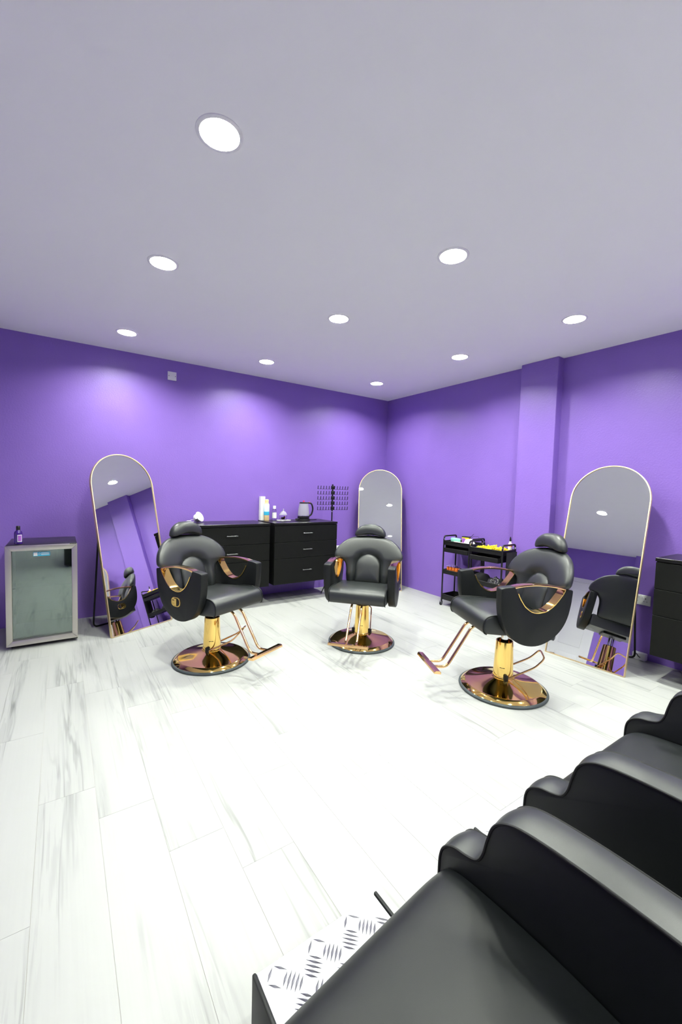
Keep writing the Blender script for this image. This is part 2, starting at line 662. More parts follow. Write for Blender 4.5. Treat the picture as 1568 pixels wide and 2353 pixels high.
def downlight(i, x, y):
    rear = ('on the right of the first row', 'nearest the right wall in the first row', 'alone far back', 'added for ambient light in the middle of the second row', 'added for ambient light nearest the right wall in the second row',
            'added for ambient light nearest the left wall in the second row', 'added for ambient light nearest the right wall in the third row', 'added for ambient light in the middle of the last row', 'added for ambient light nearest the left wall in the last row')
    lab = ('round recessed ceiling downlight %s' % WHERE[i]) if i < 9 else 'recessed downlight behind the camera, %s' % rear[i - 9]
    t = thing('downlight', lab, 'ceiling light', (x, y, HC), 0, 'recessed ceiling downlights')
    part('trim_ring', lathe([(HR - 0.001, 0.003), (HR - 0.002, -0.005), (HR + 0.006, -0.006), (HR + 0.013, -0.003), (HR + 0.014, 0.0005)], 40, False), WHITEP, t)
    part('housing', lathe([(HR - 0.001, 0.0), (HR - 0.001, 0.046), (HR - 0.004, 0.050), (0.0, 0.052)], 40, False), WHITEP, t)
    part('diffuser', lathe([(0.0, 0.041), (HR - 0.003, 0.041), (HR - 0.003, 0.043), (0.0, 0.043)], 40, False), LAMPM, t, label='glowing white diffuser')


for i, (x, y) in enumerate(LIGHTS):
    downlight(i, x, y)

# floor: planks laid one by one along y
floor = struct('floor', box(X0, X1, Y0, Y1, -0.04, -0.0012), GROUT)
far = part('floor_boards_behind', box(X0, X1, Y0, -6.1, -0.02, 0.0), plank_mat(False), floor, 0)
far.name = 'floor_board'
PW, PL = 0.2135, 1.22


def plank_mesh(w, l):
    me = bpy.data.meshes.new('plank')
    g = 0.0005
    V, F = box(g, w - g, g, l - g, -0.0011, 0.0)
    # top edge eased
    vs = [Vector(v) for v in V]
    me.from_pydata([tuple(v) for v in vs], [], F)
    me.materials.append(PLANK)
    return me


full = plank_mesh(PW, PL)
known = {0: -3.363, -1: -3.04, -2: -2.82, -3: -0.97, -4: -2.42, 1: -2.36, 2: -1.93, 3: -2.9, 4: -2.2}
k0 = math.floor((X0 + 3.883) / PW)
for k in range(k0, 19):
    xa = -3.883 + k * PW
    xb = min(xa + PW, X1)
    xa2 = max(xa, X0)
    if xb - xa2 < 0.005:
        continue
    off = known.get(k, -R.random() * PL)
    y = off
    while y + PL < Y1 + PL - 1e-6 and y < Y1:
        y += PL
    y -= PL
    # y = start of the topmost plank
    while y + PL > -6.1 + 0.02:
        ya, yb = max(y, -6.1), min(y + PL, Y1)
        if yb - ya > 0.01:
            whole = abs(yb - ya - PL) < 1e-6 and abs(xb - xa2 - PW) < 1e-6
            o = bpy.data.objects.new('plank', full if whole else plank_mesh(xb - xa2, yb - ya))
            COL.objects.link(o)
            o.parent = floor
            o.location = (xa2, ya, 0)
        y -= PL

# small fixed things on the walls
t = thing('blanking_plate', 'small square white blank electrical plate high on the back wall', 'wall plate', (-3.1775, 0, 2.625))
part('plate', box(-0.047, 0.047, -0.011, 0, -0.047, 0.047, 0.004, 2), WHITEP, t)
for s in (-1, 1):
    part('screw', xf(lathe([(0.005, 0), (0.005, 0.002), (0.0, 0.0025)], 10), Matrix.Translation((s * 0.034, -0.0105, 0)) @ Matrix.Rotation(math.radians(90), 4, 'X')), SILVERH, t)


def socket(label, loc, rz):
    t = thing('wall_socket', label, 'socket', loc, rz)
    part('plate', box(-0.074, 0.074, -0.010, 0, -0.045, 0.045, 0.004, 2), WHITEP, t)
    for s in (-1, 1):
        cx = s * 0.036
        part('pin_hole', join(box(cx - 0.003, cx + 0.003, -0.0108, -0.009, 0.010, 0.019), box(cx - 0.014, cx - 0.008, -0.0108, -0.009, -0.013, -0.009),
                              box(cx + 0.008, cx + 0.014, -0.0108, -0.009, -0.013, -0.009)), DARK, t, 0, label='dark socket holes')
        part('rocker_switch', box(cx - 0.006 - s * 0.022, cx + 0.006 - s * 0.022, -0.014, -0.009, 0.018, 0.036, 0.002, 1), WHITEP, t)
    return t


socket('white double wall socket between the right arched mirror and the right black drawers', (0, -3.517, 0.521), math.radians(-90))
socket('white double wall socket peeping out right of the black wall drawers', (-0.875, 0, 0.542), 0)


# ------------------------------------------------------------------ styling chairs
def arch_out(w, z0, zs, zt, n=40):
    pts = []
    pts += [(-w, z0 + (zs - z0) * i / 6) for i in range(7)]
    for i in range(1, 16):
        a = math.pi - math.pi * i / 16
        pts.append((w * math.cos(a), zs + (zt - zs) * math.sin(a)))
    pts += [(w, zs + (z0 - zs) * i / 6) for i in range(7)]
    pts += [(w - 2 * w * i / 8, z0) for i in range(1, 8)]
    return pts


def sdf_arch(y, z):
    """signed distance-like measure to the lumbar pad (negative inside)"""
    w, zs, zt = 0.128, 0.672, 0.790
    if z < zs:
        return abs(y) - w
    e = math.hypot(y / w, (z - zs) / (zt - zs))
    return (e - 1) * 0.122


def styling_chair(label, base_xy, yaw, dz, lever_ang):
    t = thing('styling_chair', label, 'chair', (base_xy[0], base_xy[1], 0), yaw, 'gold based black salon chairs')
    # --- base plate
    b = part('base_plate', lathe([(0.296, 0.010), (0.295, 0.018), (0.291, 0.023), (0.268, 0.040), (0.263, 0.0425), (0.257, 0.0428), (0.18, 0.0625), (0.086, 0.0885), (0.076, 0.092), (0.0, 0.093)], 64), GOLD, t, 22, 'mirror polished gold dish')
    part('rubber_rim', lathe([(0.25, 0.0), (0.303, 0.0), (0.308, 0.006), (0.307, 0.013), (0.302, 0.018), (0.293, 0.021), (0.25, 0.012)], 64, False), RUBBER, b, 60, 'dark grey rubber rim')
    c = part('column', lathe([(0.080, 0.088), (0.080, 0.094), (0.072, 0.097), (0.070, 0.10), (0.059, 0.352), (0.056, 0.356), (0.050, 0.353), (0.050, 0.30), (0.0, 0.30)], 32), GOLD, t, 28, 'polished gold sleeve')
    va = math.atan2(CY - base_xy[1], CX - base_xy[0]) - yaw
    part('dash', xf(join(box(0.0625, 0.0672, -0.017, 0.017, 0.168, 0.174, 0.002, 1)), Matrix.Rotation(va - 0.1, 4, 'Z')), DARK, c, 0, 'small dark slot')  # short dark bar on the column, turned towards the camera
    part('piston', lathe([(0.026, 0.30), (0.026, 0.40 + dz)], 20), CHROME, t)
    part('mount_plate', box(-0.11, 0.11, -0.10, 0.10, 0.385 + dz, 0.405 + dz, 0.004, 1), BLACKM, t)
    # --- pump lever
    A = lever_ang - yaw
    ca, sa = math.cos(A), math.sin(A)

    def lp(r, s, z):
        return (r * ca - s * sa, r * sa + s * ca, z)
    path = [lp(0.0, -0.078, 0.095), lp(0.20, -0.062, 0.195), lp(0.262, -0.058, 0.262), lp(0.268, 0.058, 0.285), lp(0.20, 0.062, 0.215), lp(0.0, 0.078, 0.105)]
    lv = part('pump_lever', tube(fillet(path, 0.03), 0.0062, 10), GOLDR, t, 60, 'thin gold foot pump loop')
    for s in (-1, 1):
        part('pivot', join(box(*(lambda p: (p[0] - 0.014, p[0] + 0.014, p[1] - 0.014, p[1] + 0.014, 0.080, 0.128))(lp(0, s * 0.078, 0)), 0.006, 2)), BLACKP, lv, label='black pivot block')
    # --- footrest
    fr = part('footrest', xf(extrude([(-0.024, -0.008), (0.024, -0.008), (0.024, 0.004), (0.016, 0.012), (-0.016, 0.012), (-0.024, 0.004)], -0.165, 0.165, 'xz', 0.002, 1), Matrix.Translation((0.575, 0, 0.172 + dz * 0.6)) @ Matrix.Rotation(math.radians(-8), 4, 'Y')), GOLDR, t, 30, 'gold foot bar')
    for s in (-1, 1):
        y = s * 0.044
        rod = part('rod', tube(fillet([(0.235, y, 0.43 + dz), (0.288, y, 0.405 + dz), (0.462, y * 1.05, 0.158 + dz * 0.6), (0.575, y * 1.1, 0.168 + dz * 0.6)], 0.035), 0.0098, 12), GOLDR, fr, 60)
    # --- seat
    prof = smooth_open([(-0.21, 0.52), (-0.05, 0.532), (0.10, 0.545), (0.20, 0.553), (0.262, 0.549), (0.297, 0.530), (0.311, 0.497), (0.312, 0.462), (0.303, 0.437), (0.285, 0.428)], 26)
    prof = [(x, z + dz) for x, z in prof] + [(0.18, 0.415 + dz), (-0.05, 0.405 + dz), (-0.21, 0.405 + dz)]
    seat = part('seat', extrude(prof, -0.250, 0.250, 'xz', 0.016, 3), VINYL, t, 50)
    for s in (-1, 1):
        pth = [(x, s * 0.247, z) for x, z in prof[4:26]]
        part('piping', tube(pth, 0.0035, 6), VINYLS, seat, 60)
    # --- backrest
    half = [(0.0, 0.500), (0.11, 0.500), (0.195, 0.505), (0.210, 0.56), (0.215, 0.64), (0.232, 0.695), (0.268, 0.724), (0.318, 0.740), (0.337, 0.762), (0.326, 0.815), (0.295, 0.862), (0.235, 0.912), (0.15, 0.945), (0.07, 0.958)]
    outl = half + [(0, 0.961)] + [(-y, z) for y, z in half[1:]][::-1]
    outl = smooth_closed(outl, 84)

    def bx(z):
        return -0.212 - 0.30 * (z - 0.5)

    def bmap(y, z, d):
        x = bx(z) + 0.55 * y * y * (1 if z > 0.6 else max(0, (z - 0.5) / 0.1)) + d
        return (x, y, z + dz)

    def bd(y, z):
        s = sdf_arch(y, z)
        g = 0.0
        if s < 0.10:
            k = min(1, max(0, (0.030 - s) / 0.045))
            k = k * k * (3 - 2 * k)
            g = -0.040 * k
        return g
    back = part('backrest', pillow(outl, (0, 0.76), 0.058, 0.045, bmap, 3.2, 16, bd), VINYL, t, 80)
    padc = arch_out(0.123, 0.515, 0.672, 0.786)
    part('lumbar_pad', pillow(padc, (0, 0.66), 0.042, 0.01, lambda y, z, d: (bx(z) + 0.55 * y * y + 0.014 + d, y, z + dz), 2.6, 9), VINYL, back, 80)
    # --- headrest
    hh = [(0.0, 0.966), (0.07, 0.963), (0.12, 0.955), (0.145, 0.951), (0.155, 0.964), (0.146, 1.004), (0.115, 1.040), (0.065, 1.066)]
    ho = smooth_closed(hh + [(0, 1.072)] + [(-y, z) for y, z in hh[1:]][::-1], 56)
    part('headrest', pillow(ho, (0, 1.0), 0.062, 0.045, lambda y, z, d: (-0.345 + 0.7 * y * y + d, y, z + dz), 2.6, 10), VINYL, t, 80)
    part('headrest_post', join(box(-0.350, -0.340, -0.035, -0.015, 0.90 + dz, 1.0 + dz), box(-0.350, -0.340, 0.015, 0.035, 0.90 + dz, 1.0 + dz)), CHROME, t)
    # --- arms
    hole_uv = [(150, 195), (185, 290), (230, 370), (330, 520), (450, 625), (530, 652), (610, 660), (680, 642), (740, 600), (800, 540), (840, 480), (900, 360), (942, 245)]
    hole = [(-0.274 + (u - 40) / 1150 * 0.51, 0.736 - (v - 215) / 1065 * 0.372) for u, v in hole_uv]
    hole = smooth_open(hole, 30)
    outer = [(0.140, 0.757), (0.19, 0.754), (0.226, 0.748), (0.236, 0.738), (0.236, 0.70), (0.233, 0.62), (0.222, 0.55), (0.197, 0.485), (0.158, 0.430), (0.103, 0.389), (0.038, 0.367), (-0.030, 0.364), (-0.098, 0.384), (-0.162, 0.424), (-0.213, 0.48), (-0.247, 0.55), (-0.266, 0.63), (-0.273, 0.69), (-0.275, 0.722), (-0.268, 0.731), (-0.244, 0.735)]
    outer = smooth_open(outer, 60)
    poly = [(x, z + dz) for x, z in outer] + [(x, z + dz) for x, z in hole]
    for s in (-1, 1):
        y0, y1 = (0.252, 0.317) if s > 0 else (-0.317, -0.252)
        arm = part('armrest', extrude(poly, y0, y1, 'xz', 0.006, 2), VINYLS, t, 40)
        # gold cap over the opening
        topc = smooth_open([(0.142, 0.757), (0.08, 0.768), (0.0, 0.773), (-0.08, 0.769), (-0.16, 0.757), (-0.246, 0.735)], 24)
        strip = [(x, z + dz) for x, z in topc] + [(x, z - 0.013 + dz) for x, z in topc[::-1]]
        part('gold_top_rail', extrude(strip, y0 + 0.003, y1 - 0.003, 'xz', 0.003, 2), GOLDR, arm, 40, 'arched gold rail')
        inner = hole[1:-1]
        cx_, cz_ = -0.02, 0.70
        off = []
        for i, (x, z) in enumerate(inner):
            a = Vector(inner[max(0, i - 1)])
            c2 = Vector(inner[min(len(inner) - 1, i + 1)])
            tn = (c2 - a).normalized()
            nn = Vector((-tn.y, tn.x))
            if (Vector((cx_, cz_)) - Vector((x, z))).dot(nn) < 0:
                nn = -nn
            off.append((x + nn.x * 0.006, z + nn.y * 0.006))
        band = [(x, z + dz) for x, z in inner] + [(x, z + dz) for x, z in off[::-1]]
        part('gold_liner', extrude(band, y0 - 0.002, y1 + 0.002, 'xz', 0.001, 1), GOLD, arm, 40, 'gold band lining the hand opening')
        if s < 0:
            cxx, czz = -0.035, 0.505 + dz
            ov = [(cxx + 0.050 * math.copysign(abs(math.cos(a)) ** 0.75, math.cos(a)), czz + 0.037 * math.copysign(abs(math.sin(a)) ** 0.75, math.sin(a))) for a in [2 * math.pi * k / 32 for k in range(32)]]
            rl = part('release_latch', extrude(ov, y0 - 0.005, y0 + 0.002, 'xz', 0.002, 1), GOLD, arm, 40, 'gold oval recline latch')
            rv = [(cxx + 0.014 + 0.030 * math.cos(a), czz + 0.030 * math.sin(a)) for a in [math.pi * (-0.5 + k / 14) for k in range(15)]]
            # dark recess and T-shaped grip, kept inside the latch mesh's third level by joining them to it
            vv = [v.co.copy() for v in rl.data.vertices]
            ff = [list(p.vertices) for p in rl.data.polygons]
            nb = len(ff)
            rec = extrude(rv + [(cxx - 0.012, czz + 0.030), (cxx - 0.012, czz + 0.014), (cxx - 0.036, czz + 0.014), (cxx - 0.036, czz - 0.014), (cxx - 0.012, czz - 0.014), (cxx - 0.012, czz - 0.030)], y0 - 0.0056, y0 - 0.003, 'xz')
            grip = extrude([(cxx - 0.034, czz - 0.0115), (cxx - 0.010, czz - 0.0115), (cxx - 0.010, czz - 0.027), (cxx + 0.013, czz - 0.027), (cxx + 0.013, czz + 0.027), (cxx - 0.010, czz + 0.027), (cxx - 0.010, czz + 0.0115), (cxx - 0.034, czz + 0.0115)], y0 - 0.010, y0 - 0.004, 'xz', 0.0015, 1)
            allv, allf = join((vv, ff), rec, grip)
            me = bpy.data.meshes.new('release_latch')
            me.from_pydata([tuple(v) for v in allv], [], allf)
            me.materials.append(GOLD)
            me.materials.append(DARK)
            me.polygons.foreach_set('material_index', [0] * nb + [1] * len(rec[1]) + [0] * len(grip[1]))
            rl.data = me
    return t


styling_chair('black leather salon chair with gold base, left one by the tilted mirror near the fridge', (-3.211, -1.680), -1.139, 0.035, math.radians(-43))
styling_chair('black leather salon chair with gold base facing the camera before the corner mirror', (-1.909, -1.982), -2.409, 0.0, math.radians(45))
styling_chair('black leather salon chair with gold base facing left before the right mirror', (-1.560, -3.230), 2.708, 0.066, math.radians(-42))


# ------------------------------------------------------------------ arched mirrors
def arched_mirror(label, x, y, yaw, w, h, lean, lx, back_off, stand_top=1.12):
    t = thing('arched_mirror', label, 'mirror', (x, y, 0), yaw, 'gold framed arched standing mirrors')
    L = Matrix.Rotation(-lean, 4, 'X')       # leans back towards +y
    rr = w / 2

    def outline(ins, n=36):
        r = rr - ins
        pts = [(ins, ins), (w - ins, ins)]
        for i in range(n + 1):
            a = math.pi * i / n
            pts.append((rr + r * math.cos(a), h - rr + r * math.sin(a)))
        return pts
    o1, o2 = outline(0), outline(0.008)
    V, F = [], []
    n = len(o1)
    for pts, yy in ((o1, 0.022), (o1, -0.004), (o2, -0.004), (o2, 0.022)):
        V += [Vector((u, yy, v)) for u, v in pts]
    for k in range(4):
        k2 = (k + 1) % 4
        for i in range(n):
            j = (i + 1) % n
            F.append([k * n + i, k * n + j, k2 * n + j, k2 * n + i])
    bm = bmesh.new()
    bv = [bm.verts.new(L @ v) for v in V]
    for f in F:
        bm.faces.new([bv[i] for i in f])
    part('frame', bm_out(bm), FRAMEG, t, 30, 'slim champagne gold frame')
    g = outline(0.0065)
    gl = part('glass', xf(extrude(g, 0.004, 0.009, 'xz'), L), MIRROR, t, 0, 'silvered mirror glass')
    part('back_board', xf(extrude(g, 0.0095, 0.020, 'xz'), L), BLACKP, t, 0)
    za = stand_top
    ya = math.tan(lean) * za + 0.03
    p = fillet([(lx, ya, za), (lx, back_off, 0.009), (w - lx, back_off, 0.009), (w - lx, ya, za)], 0.05, 6)
    part('stand', tube(p, 0.008, 10), BLACKM, t, 60, 'black tubular prop leg')
    return t


arched_mirror('tall arched gold mirror leaning at left between fridge and left salon chair', -3.847, -0.782, 0.456, 0.645, 1.744, 0.228, 0.062, 0.405)
arched_mirror('tall arched gold mirror standing in the room corner behind the middle chair', -0.785, -0.391, -0.576, 0.631, 1.743, 0.187, 0.11, 0.36)
arched_mirror('tall arched gold mirror leaning on right wall behind the right salon chair', -0.602, -3.012, -1.517, 0.627, 1.738, 0.234, 0.085, 0.50)


# ------------------------------------------------------------------ wall-hung drawer units
def drawer_unit(label, loc, rz, w, dpt, zb, zt, handles=True):
    t = thing('drawer_unit', label, 'drawers', (loc[0], loc[1], 0), rz, 'black wall hung drawer units')
    # local: x 0..w along the wall, y 0 (wall) .. -dpt (front)
    part('carcass', join(box(0, 0.016, -dpt + 0.02, 0, zb, zt - 0.028), box(w - 0.016, w, -dpt + 0.02, 0, zb, zt - 0.028), box(0.016, w - 0.016, -dpt + 0.02, 0, zb, zb + 0.016),
                         box(0.016, w - 0.016, -0.012, 0, zb + 0.016, zt - 0.028), box(0.016, w - 0.016, -dpt + 0.03, -dpt + 0.025, zb + 0.016, zt - 0.028)), BLACKF, t, 0)
    part('top_panel', box(-0.004, w + 0.004, -dpt - 0.002, 0, zt - 0.027, zt, 0.0015, 1), BLACKW, t, 30)
    H = zt - 0.032 - zb
    a, b_ = zt - 0.032 - H * 0.285, zt - 0.032 - H * 0.565
    for z1, z0 in ((zt - 0.034, a + 0.0025), (a - 0.0025, b_ + 0.0025), (b_ - 0.0025, zb)):
        dr = part('drawer', box(0.001, w - 0.001, -dpt, -dpt + 0.018, z0, z1, 0.0012, 1), BLACKF, t, 30)
        if handles:
            zc = (z0 + z1) / 2 + 0.004
            part('handle', join(box(w / 2 - 0.065, w / 2 + 0.065, -dpt - 0.026, -dpt - 0.019, zc - 0.004, zc + 0.004, 0.0015, 1),
                                box(w / 2 - 0.055, w / 2 - 0.047, -dpt - 0.02, -dpt, zc - 0.004, zc + 0.004), box(w / 2 + 0.047, w / 2 + 0.055, -dpt - 0.02, -dpt, zc - 0.004, zc + 0.004)),
                 SILVERH, dr, 30, 'thin satin metal bar handle')
    return t


ZT = 0.984
drawer_unit('black floating drawer unit on back wall behind the left chair, left of its pair', (-3.10, -0.004), 0, 0.922, 0.496, 0.234, ZT)
drawer_unit('black floating drawer unit on back wall carrying the kettle, right of its pair', (-2.118, -0.004), 0, 0.896, 0.496, 0.237, ZT + 0.002)
drawer_unit('black floating drawer unit on the right wall cut off by the photo edge', (-0.004, -3.752), math.radians(-90), 0.89, 0.452, 0.205, 0.962)

# ------------------------------------------------------------------ fridge
FX0, FX1 = -4.602, -4.103
t = thing('display_fridge', 'small glass door display fridge with steel frame at the left edge', 'fridge', ((FX0 + FX1) / 2, -0.40, 0))
hw = (FX1 - FX0) / 2
fy = -0.69 + 0.40
part('cabinet', join(box(-hw + 0.004, -hw + 0.030, fy + 0.05, 0.26, 0.045, 0.846), box(hw - 0.030, hw - 0.004, fy + 0.05, 0.26, 0.045, 0.846),
                     box(-hw + 0.030, hw - 0.030, 0.235, 0.26, 0.045, 0.846), box(-hw + 0.030, hw - 0.030, fy + 0.05, 0.235, 0.045, 0.075)), BLACKP, t, 0)
part('top_cover', box(-hw + 0.002, hw - 0.002, fy + 0.042, 0.262, 0.846, 0.873, 0.004, 2), BLACKW, t, 30)
dz0, dz1 = 0.030, 0.870
door = part('door', join(box(-hw + 0.04, hw - 0.04, fy + 0.036, fy + 0.046, dz0 + 0.045, dz1 - 0.04), ), PANE, t, 0, 'tinted glass pane of the door')
fw = 0.042


def mitre(p):   # p: quad of (x,z) -> bevelled bar
    return extrude(p, fy, fy + 0.044, 'xz', 0.003, 2)


x0, x1 = -hw, hw
for q in ([(x0, dz0), (x1, dz0), (x1 - fw, dz0 + 0.045), (x0 + fw, dz0 + 0.045)], [(x0, dz1), (x0 + fw, dz1 - fw), (x1 - fw, dz1 - fw), (x1, dz1)],
          [(x0, dz0), (x0 + fw, dz0 + 0.045), (x0 + fw, dz1 - fw), (x0, dz1)], [(x1, dz0), (x1, dz1), (x1 - fw, dz1 - fw), (x1 - fw, dz0 + 0.045)]):
    part('frame_bar', mitre(q), STEEL, door, 30, 'brushed steel mitred frame bar')
st = part('sticker', box(-0.0645, 0.052, fy + 0.034, fy + 0.0355, 0.774, 0.809), BLUE, door, 0, 'bright blue rectangular sticker')
sm = join(box(-0.0615, -0.035, fy + 0.0334, fy + 0.034, 0.778, 0.805), box(-0.010, 0.047, fy + 0.0334, fy + 0.034, 0.797, 0.801), box(-0.010, 0.047, fy + 0.0334, fy + 0.034, 0.784, 0.791),
          xf(tube([(0.006 * math.cos(a), 0, 0.006 * math.sin(a)) for a in [2 * math.pi * k / 16 for k in range(16)]], 0.0012, 6, True), Matrix.Translation((-0.021, fy + 0.0335, 0.795))),
          box(-0.028, -0.026, fy + 0.0334, fy + 0.034, 0.783, 0.791))
v_, f_ = st.data, None
allv, allf = join(([v.co.copy() for v in st.data.vertices], [list(p.vertices) for p in st.data.polygons]), sm)
me = bpy.data.meshes.new('sticker')
me.from_pydata([tuple(v) for v in allv], [], allf)
me.materials.append(BLUE)
me.materials.append(WHITEG)
me.polygons.foreach_set('material_index', [0] * 6 + [1] * (len(allf) - 6))
st.data = me
for z in (0.28, 0.50):
    part('shelf', join(*[box(-hw + 0.03, hw - 0.03, yy, yy + 0.003, z, z + 0.003) for yy in [fy + 0.08 + 0.03 * k for k in range(12)]], box(-hw + 0.03, hw - 0.03, fy + 0.075, fy + 0.081, z - 0.003, z + 0.004)), BLACKM, t, 0, 'thin black wire shelf')
part('evaporator_box', box(-0.12, 0.10, fy + 0.20, 0.235, 0.72, 0.846, 0.01, 2), BLACKP, t)
part('hinge', box(hw - 0.055, hw - 0.006, fy + 0.005, fy + 0.055, 0.870, 0.8775, 0.002, 1), BLACKP, t)
part('hinge', box(hw - 0.05, hw - 0.002, fy + 0.01, fy + 0.05, 0.018, 0.0285, 0.002, 1), BLACKP, t)
for sx in (-1, 1):
    for yy in (fy + 0.09, 0.21):
        part('foot', lathe([(0.018, 0.0), (0.020, 0.006), (0.014, 0.012), (0.014, 0.046)], 14) if False else xf(lathe([(0.018, 0.0), (0.020, 0.006), (0.014, 0.012), (0.014, 0.046)], 14), Matrix.Translation((sx * (hw - 0.04), yy, 0))), BLACKP, t)

# bottle standing on the fridge
t = thing('serum_bottle', 'dark purple bottle with black cap standing on the fridge', 'bottle', (-4.521, -0.560, 0.873), math.radians(30))
b = part('bottle_body', lathe([(0.0, 0.0), (0.026, 0.0), (0.029, 0.003), (0.029, 0.092), (0.026, 0.104), (0.016, 0.114), (0.0135, 0.118), (0.0135, 0.124), (0.0, 0.124)], 24), PURB, t, 40)
part('cap', lathe([(0.0, 0.120), (0.0145, 0.120), (0.0145, 0.150), (0.013, 0.153), (0.0, 0.153)], 18), BLACKP, t, 40, 'black screw cap')
for a in (-95, 25):
    seg = [math.radians(a - 33 + 66 * k / 10) for k in range(11)]

    def curved(r, m0, m1, z0, z1):
        V, F = [], []
        for q in seg[m0:m1]:
            V += [Vector((r * math.cos(q), r * math.sin(q), z0)), Vector((r * math.cos(q), r * math.sin(q), z1))]
        for k in range(m1 - m0 - 1):
            F.append([2 * k, 2 * k + 2, 2 * k + 3, 2 * k + 1])
        return V, F
    lab = part('label_border', curved(0.0294, 0, 11, 0.020, 0.080), WHITEG, b, 60, 'white bordered label')
    w_ = part('label', curved(0.0297, 1, 10, 0.025, 0.075), PURL, b, 60, 'violet label')

# ------------------------------------------------------------------ things on the back drawers
t = thing('spare_downlight', 'white round ceiling lamp lying on its side on the left drawers with loose wires', 'lamp', (-2.905, -0.13, ZT))
tilt = Matrix.Translation((0, 0, 0.0595)) @ Matrix.Rotation(math.radians(-48), 4, 'Z') @ Matrix.Rotation(math.radians(62), 4, 'Y')
part('lamp_body', xf(lathe([(0.0, -0.05), (0.034, -0.05), (0.046, -0.035), (0.052, 0.008), (0.062, 0.012), (0.062, 0.017)], 32, False), tilt), WHITEP, t, 30)
part('lamp_face', xf(lathe([(0.062, 0.016), (0.060, 0.020), (0.0, 0.021)], 32, False), tilt), WHITEG, t, 30)
part('spring_clip', xf(box(-0.02, 0.02, -0.086, -0.05, 0.004, 0.009, 0.002, 1), tilt), WHITEP, t)
part('wire', join(tube(smooth_open([(-0.035, 0.03, 0.035), (-0.07, 0.03, 0.028), (-0.11, 0.01, 0.015), (-0.15, 0.0, 0.008), (-0.20, -0.02, 0.005)], 20), 0.003, 6),
                  tube(smooth_open([(-0.03, 0.02, 0.02), (-0.07, -0.01, 0.008), (-0.11, 0.02, 0.02), (-0.14, 0.03, 0.008), (-0.17, 0.01, 0.005)], 20), 0.003, 6)), WHITEP, t, 60, 'white twisted wires')

ZR = ZT + 0.002
t = thing('tall_box', 'tall narrow white carton standing on the drawers beside the cream shampoo bottle', 'box', (-2.083, -0.036, ZR), math.radians(3))
part('carton', box(-0.031, 0.031, -0.025, 0.025, 0, 0.305, 0.0015, 1), WHITEG, t, 30)
part('flap', box(-0.033, -0.031, -0.022, 0.022, 0.05, 0.125), WHITEG, t, 0)

t = thing('shampoo_bottle', 'cream shampoo bottle with blue label and orange cap on the drawers', 'bottle', (-2.047, -0.100, ZR), math.radians(15))
b = part('bottle_body', xf(lathe([(0.0, 0.0), (0.034, 0.0), (0.037, 0.004), (0.037, 0.18), (0.030, 0.215), (0.025, 0.228), (0.0, 0.229)], 24), Matrix.Diagonal((1, 0.75, 1, 1))), CREAM, t, 40)
part('cap', xf(lathe([(0.0, 0.227), (0.024, 0.227), (0.027, 0.258), (0.025, 0.268), (0.0, 0.272)], 20), Matrix.Diagonal((1, 0.8, 1, 1))), CREAM, t, 40)
part('label', xf(lathe([(0.0376, 0.11), (0.0376, 0.205), (0.033, 0.212)], 24, False), Matrix.Diagonal((1, 0.76, 1, 1))), PALEB, b, 40, 'pale blue upper label')
part('label_band', xf(lathe([(0.038, 0.07), (0.038, 0.115)], 24, False), Matrix.Diagonal((1, 0.765, 1, 1))), BLUE, b, 40, 'blue band')

t = thing('gel_bottle', 'clear bottle with white flip cap and white label on the drawers', 'bottle', (-1.925, -0.070, ZR))
b = part('bottle_body', lathe([(0.0, 0.0), (0.026, 0.0), (0.028, 0.003), (0.028, 0.115), (0.022, 0.138), (0.013, 0.147), (0.0, 0.148)], 22), GLASS, t, 40)
part('cap', lathe([(0.0, 0.147), (0.019, 0.147), (0.019, 0.183), (0.017, 0.186), (0.0, 0.186)], 18), WHITEP, t, 40, 'white cap')
part('label', lathe([(0.0284, 0.028), (0.0284, 0.100)], 22, False), WHITEG, b, 40, 'white label')

t = thing('napkin', 'small square white napkin under the glass sweet jar', 'napkin', (-1.83, -0.155, ZR), math.radians(20))
part('napkin_fold', box(-0.075, 0.075, -0.055, 0.055, 0.0, 0.006, 0.002, 1), WHITEG, t, 30)
part('napkin_edge', xf(box(-0.08, 0.02, -0.06, 0.03, 0.006, 0.009, 0.001, 1), rot('Z', 28)), WHITEG, t, 30)
t = thing('sweet_jar', 'small domed glass jar of pastries standing on a white napkin', 'jar', (-1.835, -0.150, ZR + 0.009))
part('bowl', lathe([(0.0, 0.0), (0.042, 0.0), (0.046, 0.004), (0.046, 0.060), (0.043, 0.060), (0.043, 0.006), (0.0, 0.005)], 24), GLASS, t, 40)
part('lid', lathe([(0.050, 0.062), (0.050, 0.066), (0.042, 0.085), (0.028, 0.104), (0.010, 0.115), (0.006, 0.122), (0.010, 0.132), (0.006, 0.140), (0.0, 0.141)], 24), KETG, t, 40)
for (x, y, z, r_) in ((-0.018, -0.008, 0.020, 0.017), (0.014, 0.010, 0.018, 0.015), (0.006, -0.020, 0.034, 0.014)):
    part('pastry', xf(lathe([(0.0, -r_), (r_ * 0.7, -r_ * 0.7), (r_, 0), (r_ * 0.7, r_ * 0.7), (0, r_)], 10), Matrix.Translation((x, y, z))), CREAM if z < 0.03 else ORANGE, t, 60)

